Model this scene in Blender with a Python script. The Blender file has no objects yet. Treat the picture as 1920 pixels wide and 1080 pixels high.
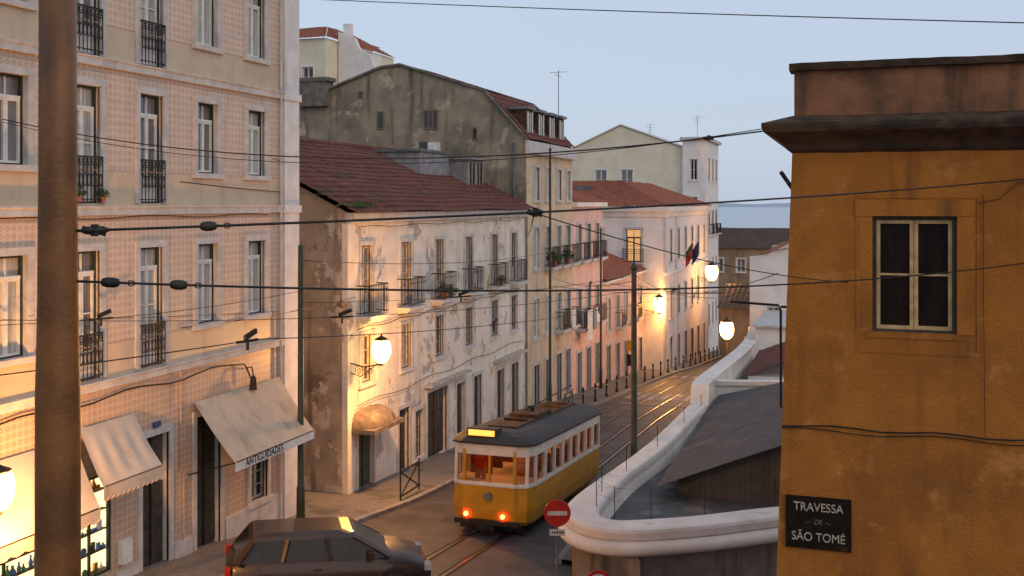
import bpy, math, random
from mathutils import Vector, Matrix
R=random.Random(7)
ANG=math.radians(18.49); S=math.sin(ANG); C=math.cos(ANG)
def site(r,d,z): return (r*C-d*S, r*S+d*C, z)
scene=bpy.context.scene; COL=scene.collection
def tab(t,y):
    if y<=t[0][0]: return t[0][1]
    for (a,b),(c,d) in zip(t,t[1:]):
        if y<=c: return b+(d-b)*(y-a)/(c-a)
    return t[-1][1]
GP=[(-60,-5.0),(0,-7.0),(15,-7.85),(22.4,-8.5),(28.8,-9.1),(36,-9.55),(48,-10.1),(56,-10.7),(75,-12.2),(110,-15.3),(135,-17.4),(160,-22),(400,-60)]
def g(y): return tab(GP,y)
# ------------------------------------------------------------ materials
MATS={}
def newmat(name):
    m=bpy.data.materials.new(name); m.use_nodes=True
    nt=m.node_tree; b=nt.nodes['Principled BSDF']
    return m,nt,b
def N(nt,t,**k):
    n=nt.nodes.new(t)
    for a,v in k.items(): setattr(n,a,v)
    return n
def c4(c): return (c[0],c[1],c[2],1)
def mixc(nt,f,a,b,mode='MIX'):
    n=N(nt,'ShaderNodeMix',data_type='RGBA',blend_type=mode)
    for i,v in ((0,f),(6,a),(7,b)):
        if isinstance(v,(int,float)): n.inputs[i].default_value=v
        elif isinstance(v,tuple): n.inputs[i].default_value=c4(v)
        else: nt.links.new(v,n.inputs[i])
    return n.outputs[2]
def noise(nt,co,scale,detail=6,sc=(1,1,1),rough=.6,loc=(0,0,0)):
    mp=N(nt,'ShaderNodeMapping'); mp.inputs['Scale'].default_value=sc; mp.inputs['Location'].default_value=loc
    nt.links.new(co,mp.inputs[0])
    n=N(nt,'ShaderNodeTexNoise'); n.inputs['Scale'].default_value=scale; n.inputs['Detail'].default_value=detail; n.inputs['Roughness'].default_value=rough
    nt.links.new(mp.outputs[0],n.inputs['Vector']); return n.outputs['Fac']
def ramp(nt,f,a,b):
    n=N(nt,'ShaderNodeMapRange'); n.inputs[1].default_value=a; n.inputs[2].default_value=b
    n.interpolation_type='SMOOTHSTEP'
    nt.links.new(f,n.inputs[0]); return n.outputs[0]
def mat(name,c1,c2=None,scale=2.0,rough=.85,bump=.15,bs=25,patch=None,pt=(.55,.6),ps=.8,patch2=None,p2=(.6,.62),ps2=1.1,streak=None,st=(.5,.75),metal=0,coat=0,spec=.3,dist=.02):
    if name in MATS: return MATS[name]
    m,nt,b=newmat(name); L=nt.links
    tc=N(nt,'ShaderNodeTexCoord').outputs['Object']
    c2=c2 or tuple(x*.75 for x in c1)
    col=mixc(nt,ramp(nt,noise(nt,tc,scale),.35,.65),c1,c2)
    if patch: col=mixc(nt,ramp(nt,noise(nt,tc,ps,8,rough=.62),*pt),col,patch)
    if patch2: col=mixc(nt,ramp(nt,noise(nt,tc,ps2,8,rough=.65,loc=(9,4,7)),*p2),col,patch2)
    if streak: col=mixc(nt,ramp(nt,noise(nt,tc,1.6,6,(1.3,1.3,.14)),*st),col,streak)
    L.new(col,b.inputs['Base Color'])
    b.inputs['Roughness'].default_value=rough; b.inputs['Metallic'].default_value=metal
    b.inputs['Specular IOR Level'].default_value=spec
    b.inputs['Coat Weight'].default_value=coat
    if bump:
        bp=N(nt,'ShaderNodeBump'); bp.inputs['Strength'].default_value=bump; bp.inputs['Distance'].default_value=dist
        L.new(noise(nt,tc,bs,5),bp.inputs['Height']); L.new(bp.outputs[0],b.inputs['Normal'])
    MATS[name]=m; return m
def emit(name,c,s,base=None):
    m,nt,b=newmat(name); b.inputs['Base Color'].default_value=c4(base or c)
    b.inputs['Emission Color'].default_value=c4(c); b.inputs['Emission Strength'].default_value=s; return m
def azulejo(name,c_base,c_line,c_mot,t=.15,peach=(.56,.43,.30),levels=()):
    m,nt,b=newmat(name); L=nt.links
    tc=N(nt,'ShaderNodeTexCoord').outputs['Object']
    sp=N(nt,'ShaderNodeSeparateXYZ'); L.new(tc,sp.inputs[0])
    def mth(op,a,bv=None,cv=None):
        n=N(nt,'ShaderNodeMath',operation=op)
        for i,v in enumerate((a,bv,cv)):
            if v is None: continue
            if isinstance(v,(int,float)): n.inputs[i].default_value=v
            else: L.new(v,n.inputs[i])
        return n.outputs[0]
    fy=mth('SUBTRACT',mth('FRACT',mth('DIVIDE',sp.outputs[1],t)),.5)
    fz=mth('SUBTRACT',mth('FRACT',mth('DIVIDE',sp.outputs[2],t)),.5)
    d=mth('ADD',mth('ABSOLUTE',fy),mth('ABSOLUTE',fz))
    e=mth('MAXIMUM',mth('ABSOLUTE',fy),mth('ABSOLUTE',fz))
    line=mth('GREATER_THAN',e,.43)
    ring=mth('LESS_THAN',mth('ABSOLUTE',mth('SUBTRACT',d,.30)),.10)
    low=mth('LESS_THAN',sp.outputs[2],levels[0][2])
    col=mixc(nt,ring,c_base,c_mot); col=mixc(nt,line,col,c_line)
    col=mixc(nt,mth('MULTIPLY',low,.45),col,mixc(nt,line,(.42,.24,.15),(.50,.40,.30)))
    wn=N(nt,'ShaderNodeTexWhiteNoise',noise_dimensions='2D'); cb=N(nt,'ShaderNodeCombineXYZ')
    L.new(mth('FLOOR',mth('DIVIDE',sp.outputs[1],t)),cb.inputs[0]); L.new(mth('FLOOR',mth('DIVIDE',sp.outputs[2],t)),cb.inputs[1]); L.new(cb.outputs[0],wn.inputs[0])
    col=mixc(nt,mth('MULTIPLY',wn.outputs[0],.20),col,(.32,.23,.18))
    col=mixc(nt,ramp(nt,noise(nt,tc,.8,5),.35,.7),col,mixc(nt,.22,col,(.35,.27,.21)))
    mask=None
    for lv in levels:
        a,bz=lv[0],lv[1]
        mk=mth('MULTIPLY',mth('GREATER_THAN',sp.outputs[2],a),mth('LESS_THAN',sp.outputs[2],bz))
        mask=mk if mask is None else mth('MAXIMUM',mask,mk)
    pc=mixc(nt,ramp(nt,noise(nt,tc,1.5,6),.4,.7),peach,tuple(x*.87 for x in peach))
    col=mixc(nt,mask,col,pc)
    col=mixc(nt,ramp(nt,noise(nt,tc,1.6,6,(1.3,1.3,.14)),.54,.8),col,mixc(nt,.45,col,(.18,.14,.12)))
    L.new(col,b.inputs['Base Color']); b.inputs['Roughness'].default_value=.5
    return m
# ------------------------------------------------------------ mesh builder
class MB:
    def __init__(s): s.v=[]; s.f=[]; s.m=[]
    def face(s,pts,m=0):
        i=len(s.v); s.v+= [tuple(p) for p in pts]; s.f.append(tuple(range(i,i+len(pts)))); s.m.append(m)
    def box(s,x0,y0,z0,x1,y1,z1,m=0):
        i=len(s.v); s.v+=[(x,y,z) for z in (z0,z1) for x,y in ((x0,y0),(x1,y0),(x1,y1),(x0,y1))]
        for q in ((3,2,1,0),(4,5,6,7),(0,1,5,4),(1,2,6,5),(2,3,7,6),(3,0,4,7)):
            s.f.append(tuple(i+k for k in q)); s.m.append(m)
    def beam(s,p,q,w,h,m=0):
        p=Vector(p);q=Vector(q);d=(q-p).normalized(); up=Vector((0,0,1))
        if abs(d.z)>.95: up=Vector((1,0,0))
        a=d.cross(up).normalized()*w/2; b=a.cross(d).normalized()*h/2
        i=len(s.v)
        for o in (p,q): s.v+=[tuple(o-a-b),tuple(o+a-b),tuple(o+a+b),tuple(o-a+b)]
        for k in ((0,1,2,3),(7,6,5,4),(0,4,5,1),(1,5,6,2),(2,6,7,3),(3,7,4,0)):
            s.f.append(tuple(i+x for x in k)); s.m.append(m)
    def tube(s,path,r,n=8,m=0,caps=True):
        path=[Vector(p) for p in path]; rs=r if isinstance(r,(list,tuple)) else [r]*len(path)
        i0=len(s.v); prev=None
        for k,p in enumerate(path):
            d=(path[min(k+1,len(path)-1)]-path[max(k-1,0)])
            if d.length<1e-9: d=Vector((0,0,1))
            d.normalize()
            up=Vector((0,0,1)) if abs(d.z)<.9 else Vector((1,0,0))
            if prev is not None: up=prev
            a=up-d*up.dot(d)
            if a.length<1e-6: a=d.orthogonal()
            a.normalize(); prev=a; b=d.cross(a)
            for j in range(n):
                t=2*math.pi*j/n; s.v.append(tuple(p+(a*math.cos(t)+b*math.sin(t))*rs[k]))
        for k in range(len(path)-1):
            for j in range(n):
                s.f.append((i0+k*n+j,i0+k*n+(j+1)%n,i0+(k+1)*n+(j+1)%n,i0+(k+1)*n+j)); s.m.append(m)
        if caps:
            s.f.append(tuple(i0+j for j in reversed(range(n)))); s.m.append(m)
            s.f.append(tuple(i0+(len(path)-1)*n+j for j in range(n))); s.m.append(m)
    def loft(s,rings,m=0,close=True,caps=(True,True)):
        n=len(rings[0]); i0=len(s.v)
        for r in rings: s.v+=[tuple(p) for p in r]
        for k in range(len(rings)-1):
            for j in range(n if close else n-1):
                s.f.append((i0+k*n+j,i0+k*n+(j+1)%n,i0+(k+1)*n+(j+1)%n,i0+(k+1)*n+j)); s.m.append(m[k] if isinstance(m,list) else m)
        mm=m[0] if isinstance(m,list) else m; me=m[-1] if isinstance(m,list) else m
        if caps[0]: s.f.append(tuple(i0+j for j in reversed(range(n)))); s.m.append(mm)
        if caps[1]: s.f.append(tuple(i0+(len(rings)-1)*n+j for j in range(n))); s.m.append(me)
    def sphere(s,c,r,n=12,m=0,sz=1):
        rings=[]
        for k in range(1,n//2):
            t=math.pi*k/(n//2); rings.append([(c[0]+r*math.sin(t)*math.cos(2*math.pi*j/n),c[1]+r*math.sin(t)*math.sin(2*math.pi*j/n),c[2]-r*sz*math.cos(t)) for j in range(n)])
        s.loft(rings,m)
    def mesh(s,name,mats,off=(0,0,0),smooth=False):
        me=bpy.data.meshes.new(name)
        me.from_pydata([(v[0]-off[0],v[1]-off[1],v[2]-off[2]) for v in s.v],[],s.f)
        for mt in mats: me.materials.append(mt)
        me.polygons.foreach_set('material_index',s.m)
        if smooth: me.polygons.foreach_set('use_smooth',[True]*len(s.f))
        me.update(); return me
def obj(name,me,parent=None,loc=(0,0,0),rot=(0,0,0),**props):
    o=bpy.data.objects.new(name,me); o.location=loc; o.rotation_euler=rot
    if parent: o.parent=parent
    COL.objects.link(o)
    for k,v in props.items(): o[k]=v
    return o
def thing(name,label,cat,loc,group=None,rot=(0,0,0)):
    o=bpy.data.objects.new(name,None); o.location=loc; o.rotation_euler=rot; o.empty_display_size=.3
    COL.objects.link(o); o['label']=label; o['category']=cat
    if group: o['group']=group
    return o
def wpart(name,mb,mats,T,smooth=False,label=None):
    l=tuple(T.location); o=obj(name,mb.mesh(name,mats,l,smooth),T)
    if label: o['label']=label
    return o
def lpart(name,mb,mats,T,loc=(0,0,0),rot=(0,0,0),smooth=False,label=None):
    o=obj(name,mb.mesh(name,mats,(0,0,0),smooth),T,loc,rot)
    if label: o['label']=label
    return o
def structure(name,mb,mats,smooth=False):
    o=obj(name,mb.mesh(name,mats,(0,0,0),smooth)); o['kind']='structure'; return o
def boxpart(name,T,mats,*b):
    mb=MB(); mb.box(*b); return wpart(name,mb,mats,T)
def facepart(name,T,mats,pts):
    mb=MB(); mb.face(pts); return wpart(name,mb,mats,T)
# ------------------------------------------------------------ palette
STONE=mat('pale_limestone',(.54,.52,.51),(.43,.41,.40),3,.8,.2,streak=(.30,.28,.26),st=(.56,.8))
WHITEP=mat('white_paint',(.72,.71,.68),(.60,.59,.56),4,.5,.05)
OLDWHITE=mat('old_white_paint',(.48,.45,.41),(.28,.26,.23),5,.7,.15)
CREAMP=mat('cream_sash_paint',(.60,.40,.19),(.42,.27,.12),8,.6,.2)
DKGREEN=mat('dark_green_paint',(.02,.03,.025),(.035,.04,.03),6,.5,.05)
IRON=mat('black_iron',(.015,.015,.016),(.04,.035,.03),9,.55,.1,metal=.3)
WOODD=mat('weathered_wood_door',(.07,.05,.035),(.035,.03,.025),5,.7,.3,streak=(.12,.10,.08))
GREEND=mat('green_door_paint',(.04,.07,.045),(.07,.08,.05),5,.7,.2)
def glassmat(name,c,r=.12,sp=.8):
    m,nt,b=newmat(name); b.inputs['Roughness'].default_value=r; b.inputs['Specular IOR Level'].default_value=sp
    tc=N(nt,'ShaderNodeTexCoord').outputs['Object']
    f=noise(nt,tc,1.7,3,(1,6,.6))
    nt.links.new(mixc(nt,ramp(nt,f,.35,.65),c,tuple(x*.6 for x in c)),b.inputs['Base Color'])
    bp=N(nt,'ShaderNodeBump'); bp.inputs['Strength'].default_value=.05; bp.inputs['Distance'].default_value=.05
    nt.links.new(noise(nt,tc,1.5,2),bp.inputs['Height']); nt.links.new(bp.outputs[0],b.inputs['Normal'])
    return m
GL_CUR=glassmat('curtained_glass',(.44,.44,.42)); GL_DK=glassmat('dark_glass',(.02,.02,.022),.08,.6); GL_MID=glassmat('dim_curtained_glass',(.18,.17,.165))
GL_CAR=glassmat('tinted_car_glass',(.012,.013,.015),.10,.22); GL_BR=glassmat('brown_tinted_glass',(.022,.013,.009),.3,.10)
GL_LIT=emit('lit_window_glass',(1,.52,.2),.7,(.2,.12,.06))
PLASTER=mat('peeling_white_plaster',(.70,.65,.58),(.60,.54,.47),1.2,.9,.5,18,patch=(.36,.355,.36),pt=(.60,.61),ps=.7,patch2=(.42,.32,.22),p2=(.605,.62),ps2=.9,streak=(.32,.26,.20),st=(.54,.82))
PLASTER_S=mat('stained_brown_plaster',(.41,.33,.25),(.28,.22,.17),1.1,.95,.6,14,patch=(.17,.14,.11),pt=(.55,.6),ps=.6,patch2=(.52,.44,.36),p2=(.58,.6),streak=(.11,.09,.07),st=(.5,.74))
MOSSWALL=mat('mossy_grey_gable_render',(.34,.28,.20),(.22,.185,.135),.8,.95,.6,10,patch=(.14,.125,.09),pt=(.48,.66),ps=.35,patch2=(.44,.37,.27),p2=(.55,.66),streak=(.085,.075,.055),st=(.5,.76))
CREAMW=mat('cream_render',(.60,.50,.36),(.50,.41,.29),1.2,.9,.25,streak=(.28,.22,.17),st=(.53,.8))
PINKW=mat('pink_render',(.68,.48,.44),(.59,.41,.38),1.1,.9,.2,streak=(.42,.29,.26),st=(.56,.82))
MANSW=mat('off_white_mansion_render',(.73,.68,.66),(.64,.59,.57),1.1,.9,.2,streak=(.45,.39,.36),st=(.6,.85))
WHITEW=mat('white_limewash',(.76,.73,.70),(.66,.63,.60),.9,.9,.2,streak=(.45,.42,.39),st=(.6,.85))
CREAMY=mat('pale_yellow_render',(.71,.65,.51),(.63,.57,.43),.7,.9,.2,streak=(.47,.42,.32),st=(.6,.85))
LAMP_OCHRE=mat('lamplit_ochre_render',(.43,.155,.024),(.33,.115,.018),.9,.92,.9,22,patch=(.24,.085,.018),pt=(.47,.72),ps=.6,patch2=(.48,.20,.05),p2=(.55,.70),ps2=2.2,streak=(.16,.06,.018),st=(.50,.76))  # ochre paint with the orange street-lamp glow mixed into its colour
PARAP=mat('soot_stained_parapet',(.29,.13,.062),(.20,.092,.05),2.2,.95,.6,20,patch=(.11,.058,.035),pt=(.45,.70),ps=1.3,streak=(.055,.034,.024),st=(.48,.70))
SOOT=mat('black_lichen_stone',(.035,.024,.018),(.085,.05,.028),4,.95,.8,18)
CHIM=mat('grey_chimney_stone',(.20,.18,.15),(.12,.105,.09),3,.95,.8,14)
TILE=mat('old_clay_tiles',(.17,.062,.045),(.115,.046,.036),3.5,.9,.4,22,patch=(.07,.048,.040),pt=(.50,.68),ps=1.2,patch2=(.22,.10,.07),p2=(.60,.66),ps2=3)
TILE2=mat('orange_clay_tiles',(.34,.11,.06),(.25,.08,.045),3.5,.85,.3,22,patch=(.14,.06,.04),pt=(.55,.7),ps=1.2)
SLATE=mat('dark_corrugated_sheet',(.080,.072,.072),(.10,.092,.09),2,.85,.2,patch=(.13,.115,.11),pt=(.56,.72))
GREYM=mat('grey_zinc',(.20,.21,.22),(.12,.125,.13),2,.5,.1,metal=.4)
# ------------------------------------------------------------ facades and windows
def wall_holes(mb,P,u0,u1,z0,z1,holes,depth=.22,m=0,mr=None):
    us=sorted(set([u0,u1]+[h[0] for h in holes]+[h[1] for h in holes])); zs=sorted(set([z0,z1]+[h[2] for h in holes]+[h[3] for h in holes]))
    us=[u for u in us if u0<=u<=u1]; zs=[z for z in zs if z0<=z<=z1]
    for a,b in zip(us,us[1:]):
        if b-a<1e-6: continue
        for c,d in zip(zs,zs[1:]):
            cu,cz=(a+b)/2,(c+d)/2
            if any(h[0]<cu<h[1] and h[2]<cz<h[3] for h in holes): continue
            mb.face([P(a,c,0),P(b,c,0),P(b,d,0),P(a,d,0)],m)
    mr=m if mr is None else mr
    for h in holes:
        a,b,c,d=h[:4]
        for (p,q),(r,t) in (((a,c),(b,c)),((b,c),(b,d)),((b,d),(a,d)),((a,d),(a,c))):
            mb.face([P(p,q,0),P(r,t,0),P(r,t,-depth),P(p,q,-depth)],mr)
CACHE={}
def win_mesh(w,h,st,var):
    k=('w',w,h,st['id'],var)
    if k in CACHE: return CACHE[k]
    mb=MB(); gx=-st.get('inset',.16); gl=st['glass'][var%len(st['glass'])]
    sash=st['sash']; fr=st.get('frame',sash); W=w/2; e=.045
    if st.get('solid'):
        mb.box(gx-.05,-W,0,gx,W,h,0)
        n=st.get('leaves',2)
        for i in range(n):
            a=-W+i*w/n+.05; b=-W+(i+1)*w/n-.05
            for z0,z1 in ((.12,h*.3),(h*.34,h*.62),(h*.66,h-.1)): mb.box(gx,a,z0,gx+.03,b,z1,0)
        mb.box(gx,-.015,0,gx+.045,.015,h,2)
    else:
        mb.face([(gx,-W,0),(gx,W,0),(gx,W,h),(gx,-W,h)],1)
        f=.05
        mb.box(gx-.02,-W,0,gx+.07,-W+f,h,2); mb.box(gx-.02,W-f,0,gx+.07,W,h,2); mb.box(gx-.02,-W+f,h-f,gx+.068,W-f,h,2); mb.box(gx-.02,-W+f,0,gx+.068,W-f,f*.7,2)
        tr=st.get('transom',0); top=h-f
        if tr:
            mb.box(gx+.002,-W+f,h-tr-.03,gx+.06,W-f,h-tr+.03,0); top=h-tr-.03
            mb.box(gx+.002,-.015,h-tr+.03,gx+.04,.015,h-f,0)
        for sgn in (-1,1):
            a,b=(-W+f,-.004) if sgn<0 else (.004,W-f)
            mb.box(gx+.003,a,f*.7,gx+.05,a+e,top,0); mb.box(gx+.003,b-e,f*.7,gx+.05,b,top,0)
            pn=st.get('panel',0)
            z0=f*.7
            if pn: mb.box(gx+.003,a+e,z0,gx+.04,b-e,pn,0); z0=pn
            mb.box(gx+.003,a+e,z0,gx+.048,b-e,z0+e,0); mb.box(gx+.003,a+e,top-e,gx+.048,b-e,top,0)
            r=st.get('rows',2)
            for i in range(1,r):
                z=z0+(top-z0)*i/r; mb.box(gx+.003,a+e,z-.013,gx+.035,b-e,z+.013,0)
    me=mb.mesh('window_panes',[sash,gl,fr]); CACHE[k]=me; return me
def sur_mesh(w,h,st):
    k=('s',w,h,st['id'])
    if k in CACHE: return CACHE[k]
    fw=st['fw']; W=w/2; p=st.get('proud',.045); mb=MB()
    mb.box(-.05,-W-fw,0,p,-W,h,0); mb.box(-.05,W,0,p,W+fw,h,0); mb.box(-.05,-W-fw-.003,h,p+.01,W+fw+.003,h+fw,0)
    if st.get('sill',True): mb.box(-.05,-W-fw-.05,-.12 if not st.get('rail') else -.1,p+.06,W+fw+.05,-.002,0)
    me=mb.mesh('stone_surround',[st['surround']]); CACHE[k]=me; return me
def rail_mesh(w,st):
    k=('r',w,st['id'])
    if k in CACHE: return CACHE[k]
    pr=st['rail']; H=.95; mb=MB(); W=w/2+st.get('railx',.05); t=.012
    def bar(p,q,r=t): mb.beam(p,q,r*2,r*2,0)
    bar((pr,-W,H),(pr,W,H),.018); bar((pr,-W,.08),(pr,W,.08)); bar((pr,-W,H-.16),(pr,W,H-.16))
    n=max(6,int(2*W/.11))
    for i in range(n+1):
        y=-W+2*W*i/n; bar((pr,y,0.02),(pr,y,H),.008)
        if st.get('ornate') and i<n:
            yc=y+W/n; pts=[(pr,yc+.045*math.cos(a*math.pi/4),H/2+.13*math.sin(a*math.pi/4)) for a in range(9)]
            for p,q in zip(pts,pts[1:]): bar(p,q,.007)
            pts=[(pr,yc+.04*math.cos(a*math.pi/3),H-.08+.05*math.sin(a*math.pi/3)) for a in range(7)]
            for p,q in zip(pts,pts[1:]): bar(p,q,.006)
    for sy in (-W,W):
        bar((0,sy,H),(pr,sy,H),.018); bar((0,sy,.08),(pr,sy,.08))
        m=max(1,int(pr/.13))
        for i in range(1,m): bar((pr*i/m,sy,.02),(pr*i/m,sy,H),.008)
    me=mb.mesh('iron_railing',[IRON]); CACHE[k]=me; return me
def slab_mesh(w,st):
    k=('b',w,st['id'])
    if k in CACHE: return CACHE[k]
    mb=MB(); W=w/2+st.get('railx',.05)+.06; mb.box(.0,-W,-.14,st['rail']+.07,W,-.02,0); mb.box(.0,-W+.1,-.24,st['rail']-.05,W-.1,-.142,0)
    me=mb.mesh('balcony_slab',[STONE]); CACHE[k]=me; return me
def add_window(T,pos,rz,w,h,st,var):
    l=T.location; p=(pos[0]-l.x,pos[1]-l.y,pos[2]-l.z)
    o=obj(st.get('name','window'),win_mesh(w,h,st,var),T,p,(0,0,rz))
    if st.get('fw'): obj('window_surround',sur_mesh(w,h,st),o)
    if st.get('rail'):
        obj('balcony_railing',rail_mesh(w,st),o)
        if st['rail']>.2: obj('balcony_slab',slab_mesh(w,st),o)
    return o
def ST(id,**k): k['id']=id; return k
s_lw=ST('lw',sash=WHITEP,glass=[GL_CUR,GL_CUR,GL_MID],frame=DKGREEN,surround=STONE,fw=.15,transom=.42,rows=1,panel=.0)
s_ld=ST('ld',sash=WHITEP,glass=[GL_CUR,GL_MID,GL_CUR],frame=DKGREEN,surround=STONE,fw=.15,transom=.45,rows=2,panel=.55,rail=.08,railx=.0,ornate=True,name='balcony_door',sill=False)
s_mw=ST('mw',sash=OLDWHITE,glass=[GL_DK,GL_MID,GL_DK],frame=WOODD,surround=STONE,fw=.12,rows=3)
s_mb=ST('mb',sash=OLDWHITE,glass=[GL_DK,GL_MID,GL_CUR],frame=WOODD,surround=STONE,fw=.13,rows=3,panel=.6,rail=.42,railx=.28,name='balcony_door',sill=False)
s_dr=ST('dr',sash=WOODD,glass=[GL_DK],frame=IRON,surround=STONE,fw=.14,solid=True,name='door',sill=False)
s_gd=ST('gd',sash=GREEND,glass=[GL_DK],frame=IRON,surround=STONE,fw=.10,solid=True,name='door',sill=False)
s_cw=ST('cw',sash=WHITEP,glass=[GL_MID,GL_CUR,GL_DK],frame=WHITEP,surround=STONE,fw=.14,rows=3)
s_cb=ST('cb',sash=WHITEP,glass=[GL_MID,GL_DK],frame=DKGREEN,surround=STONE,fw=.14,rows=3,panel=.5,rail=.45,railx=.25,name='balcony_door',sill=False)
s_lit=ST('lit',sash=WOODD,glass=[GL_LIT],frame=WOODD,surround=STONE,fw=.16,rows=3,transom=.6,rail=.4,railx=.2)
s_ow=ST('ow',sash=CREAMP,glass=[GL_BR],frame=WOODD,surround=LAMP_OCHRE,fw=.20,rows=2,inset=.13,proud=.008,sill=False)
s_fw=ST('fw',sash=WHITEP,glass=[GL_MID,GL_DK],frame=WHITEP,surround=WHITEW,fw=.12,rows=2)
def building(name,label,x0,x1,y0,y1,zt,mwall,front=[],side=[],mside=None,top=True,zb=None):
    zb=zb if zb is not None else g(y1)-1.0
    T=thing(name,label,'house',(x1,y0,g(y0)))
    mb=MB(); mr=2
    wall_holes(mb,lambda u,z,o:(x1+o,u,z),y0,y1,zb,zt,[(c-w/2,c+w/2,z,z+h) for c,z,w,h,s in front],.2,0,mr)
    wall_holes(mb,lambda u,z,o:(u,y0-o,z),x0,x1,zb,zt,[(c-w/2,c+w/2,z,z+h) for c,z,w,h,s in side],.2,1,mr)
    mb.face([(x0,y1,zb),(x1,y1,zb),(x1,y1,zt),(x0,y1,zt)],1); mb.face([(x0,y0,zb),(x0,y1,zb),(x0,y1,zt),(x0,y0,zt)],1)
    if top: mb.face([(x0,y0,zt),(x1,y0,zt),(x1,y1,zt),(x0,y1,zt)],1)
    wpart('wall',mb,[mwall,mside or mwall,STONE],T)
    for i,(c,z,w,h,s) in enumerate(front): add_window(T,(x1,c,z),0,w,h,s,R.randrange(6))
    for i,(c,z,w,h,s) in enumerate(side): add_window(T,(c,y0,z),-math.pi/2,w,h,s,R.randrange(6))
    return T
def tiled(mb,A,B,Cc,D,per=.24,row=.36,amp=.035,m=0,step=.03):
    A,B,Cc,D=map(Vector,(A,B,Cc,D)); n=max(2,int((B-A).length/per)); r=max(2,int((D-A).length/row))
    nr=(B-A).cross(D-A).normalized()
    if nr.z<0: nr=-nr
    K=4; i0=len(mb.v); cols=n*K+1; rows=0
    sagp=R.uniform(0,6)
    for j in range(r):
        for e in (0,1):
            t=(j+e)/r; off=step*(1-e)
            p=A.lerp(D,t); q=B.lerp(Cc,t)
            jit=[R.uniform(-.007,.007) for _ in range(n+1)]
            for i in range(cols):
                s=i/(cols-1); h=amp*abs(math.cos(math.pi*i/K))+off+jit[i//K]+.025*math.sin(s*(B-A).length*.9+sagp+t*3)
                mb.v.append(tuple(p.lerp(q,s)+nr*h))
            rows+=1
    for j in range(rows-1):
        for i in range(cols-1):
            a=i0+j*cols+i; mb.f.append((a,a+1,a+cols+1,a+cols)); mb.m.append(m)

# ------------------------------------------------------------ ground, street
ASPH=mat('worn_asphalt',(.046,.041,.041),(.074,.066,.064),1.3,.6,.4,60,patch=(.032,.029,.029),pt=(.52,.6),ps=.5,spec=.3)
PAVE=mat('limestone_cobbles',(.18,.165,.15),(.12,.11,.10),14,.85,.5,40,patch=(.085,.076,.07),pt=(.50,.66),ps=.7)
KERB=mat('kerb_stone',(.24,.23,.22),(.16,.15,.145),5,.8,.2)
EARTH=mat('earth_and_rubble',(.10,.085,.065),(.06,.055,.045),.5,.95,.4)
PAINT=mat('worn_road_paint',(.40,.39,.38),(.17,.16,.155),6,.8,.1,patch=(.06,.056,.055),pt=(.52,.6),ps=2.5)
STEEL=mat('polished_rail_steel',(.34,.29,.26),(.18,.16,.15),8,.32,.05,metal=1)
GROOVE=mat('dark_rail_groove',(.018,.016,.015),None,5,.8,.1)
mb=MB()
xs=[-20000,-4000,-800,-200,-80,-40,-20,-13,-6,0,10,40,120,500,3000,20000]
ys=[-20000,-3000,-500,-150,-60,-30,0,8,15,22.4,28.8,36,48,56,65,75,90,110,135,160,200,260,330,400,1000,5000,30000]
def tz(x,y): return g(y)-.06
for j in range(len(ys)-1):
    for i in range(len(xs)-1):
        mb.face([(xs[i+a],ys[j+b],tz(xs[i+a],ys[j+b])) for a,b in ((0,0),(1,0),(1,1),(0,1))])
structure('ground',mb,[EARTH])
YS=[-10+1.5*i for i in range(98)]
XLt=[(0,-13.1),(25.5,-13.1),(30,-12.8),(60,-12.7),(74,-12.4),(80,-12.0),(136,-11.6)]
XRt=[(0,14),(18,14),(21.5,-2.5),(23.5,-6.9),(26,-7.1),(60,-6.6),(136,-6.2)]
def strip(name,xl,xr,y0,y1,dz,m,n=6,kerb=None):
    mb=MB(); yy=[y0]+[y for y in YS if y0<y<y1]+[y1]
    for a,b in zip(yy,yy[1:]):
        for i in range(n):
            s,t=i/n,(i+1)/n
            mb.face([(xl(a)+(xr(a)-xl(a))*s,a,g(a)+dz),(xl(a)+(xr(a)-xl(a))*t,a,g(a)+dz),(xl(b)+(xr(b)-xl(b))*t,b,g(b)+dz),(xl(b)+(xr(b)-xl(b))*s,b,g(b)+dz)])
        if kerb:
            X=xr if kerb>0 else xl
            mb.loft([[(X(y)+kerb*q,y,g(y)+z) for q,z in ((-.003,-.02),(.16,-.02),(.16,dz-.01),(.14,dz+.003),(-.003,dz+.003))] for y in (a,b)],1)
    return structure(name,mb,[m,KERB])
strip('road',lambda y:tab(XLt,y),lambda y:tab(XRt,y),-10,134,0,ASPH,8)
strip('pavement',lambda y:-15.6,lambda y:tab(XLt,y)-.16,-10,134,.12,PAVE,3,kerb=1)
strip('pavement',lambda y:tab(XRt,y)+.16,lambda y:tab(XRt,y)+1.2,24,134,.12,PAVE,2,kerb=-1)
mb=MB(); mb.face([(-15.55,25.7,g(25.7)+.13),(-40,25.7,g(25.7)+.13),(-40,28.8,g(28.8)+.13),(-15.55,28.8,g(28.8)+.13)]); structure('alley_paving',mb,[PAVE])
TX=-9.42
mb=MB()
def trackx(y): return TX+ (0 if y<60 else (y-60)**2*.00035)
for off in (-.45,.45,-2.45,-1.55):
    yy=[y for y in YS if (y<130 if off>-1 else 44<y<130)]
    for a,b in zip(yy,yy[1:]):
        x0=trackx(a)+off; x1=trackx(b)+off
        for w0,w1,dz,mi in ((-.11,.11,.004,1),(-.04,.04,.009,0)):
            mb.face([(x0+w0,a,g(a)+dz),(x0+w1,a,g(a)+dz),(x1+w1,b,g(b)+dz),(x1+w0,b,g(b)+dz)],mi)
structure('tram_rails',mb,[STEEL,GROOVE])
mb=MB()
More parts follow.
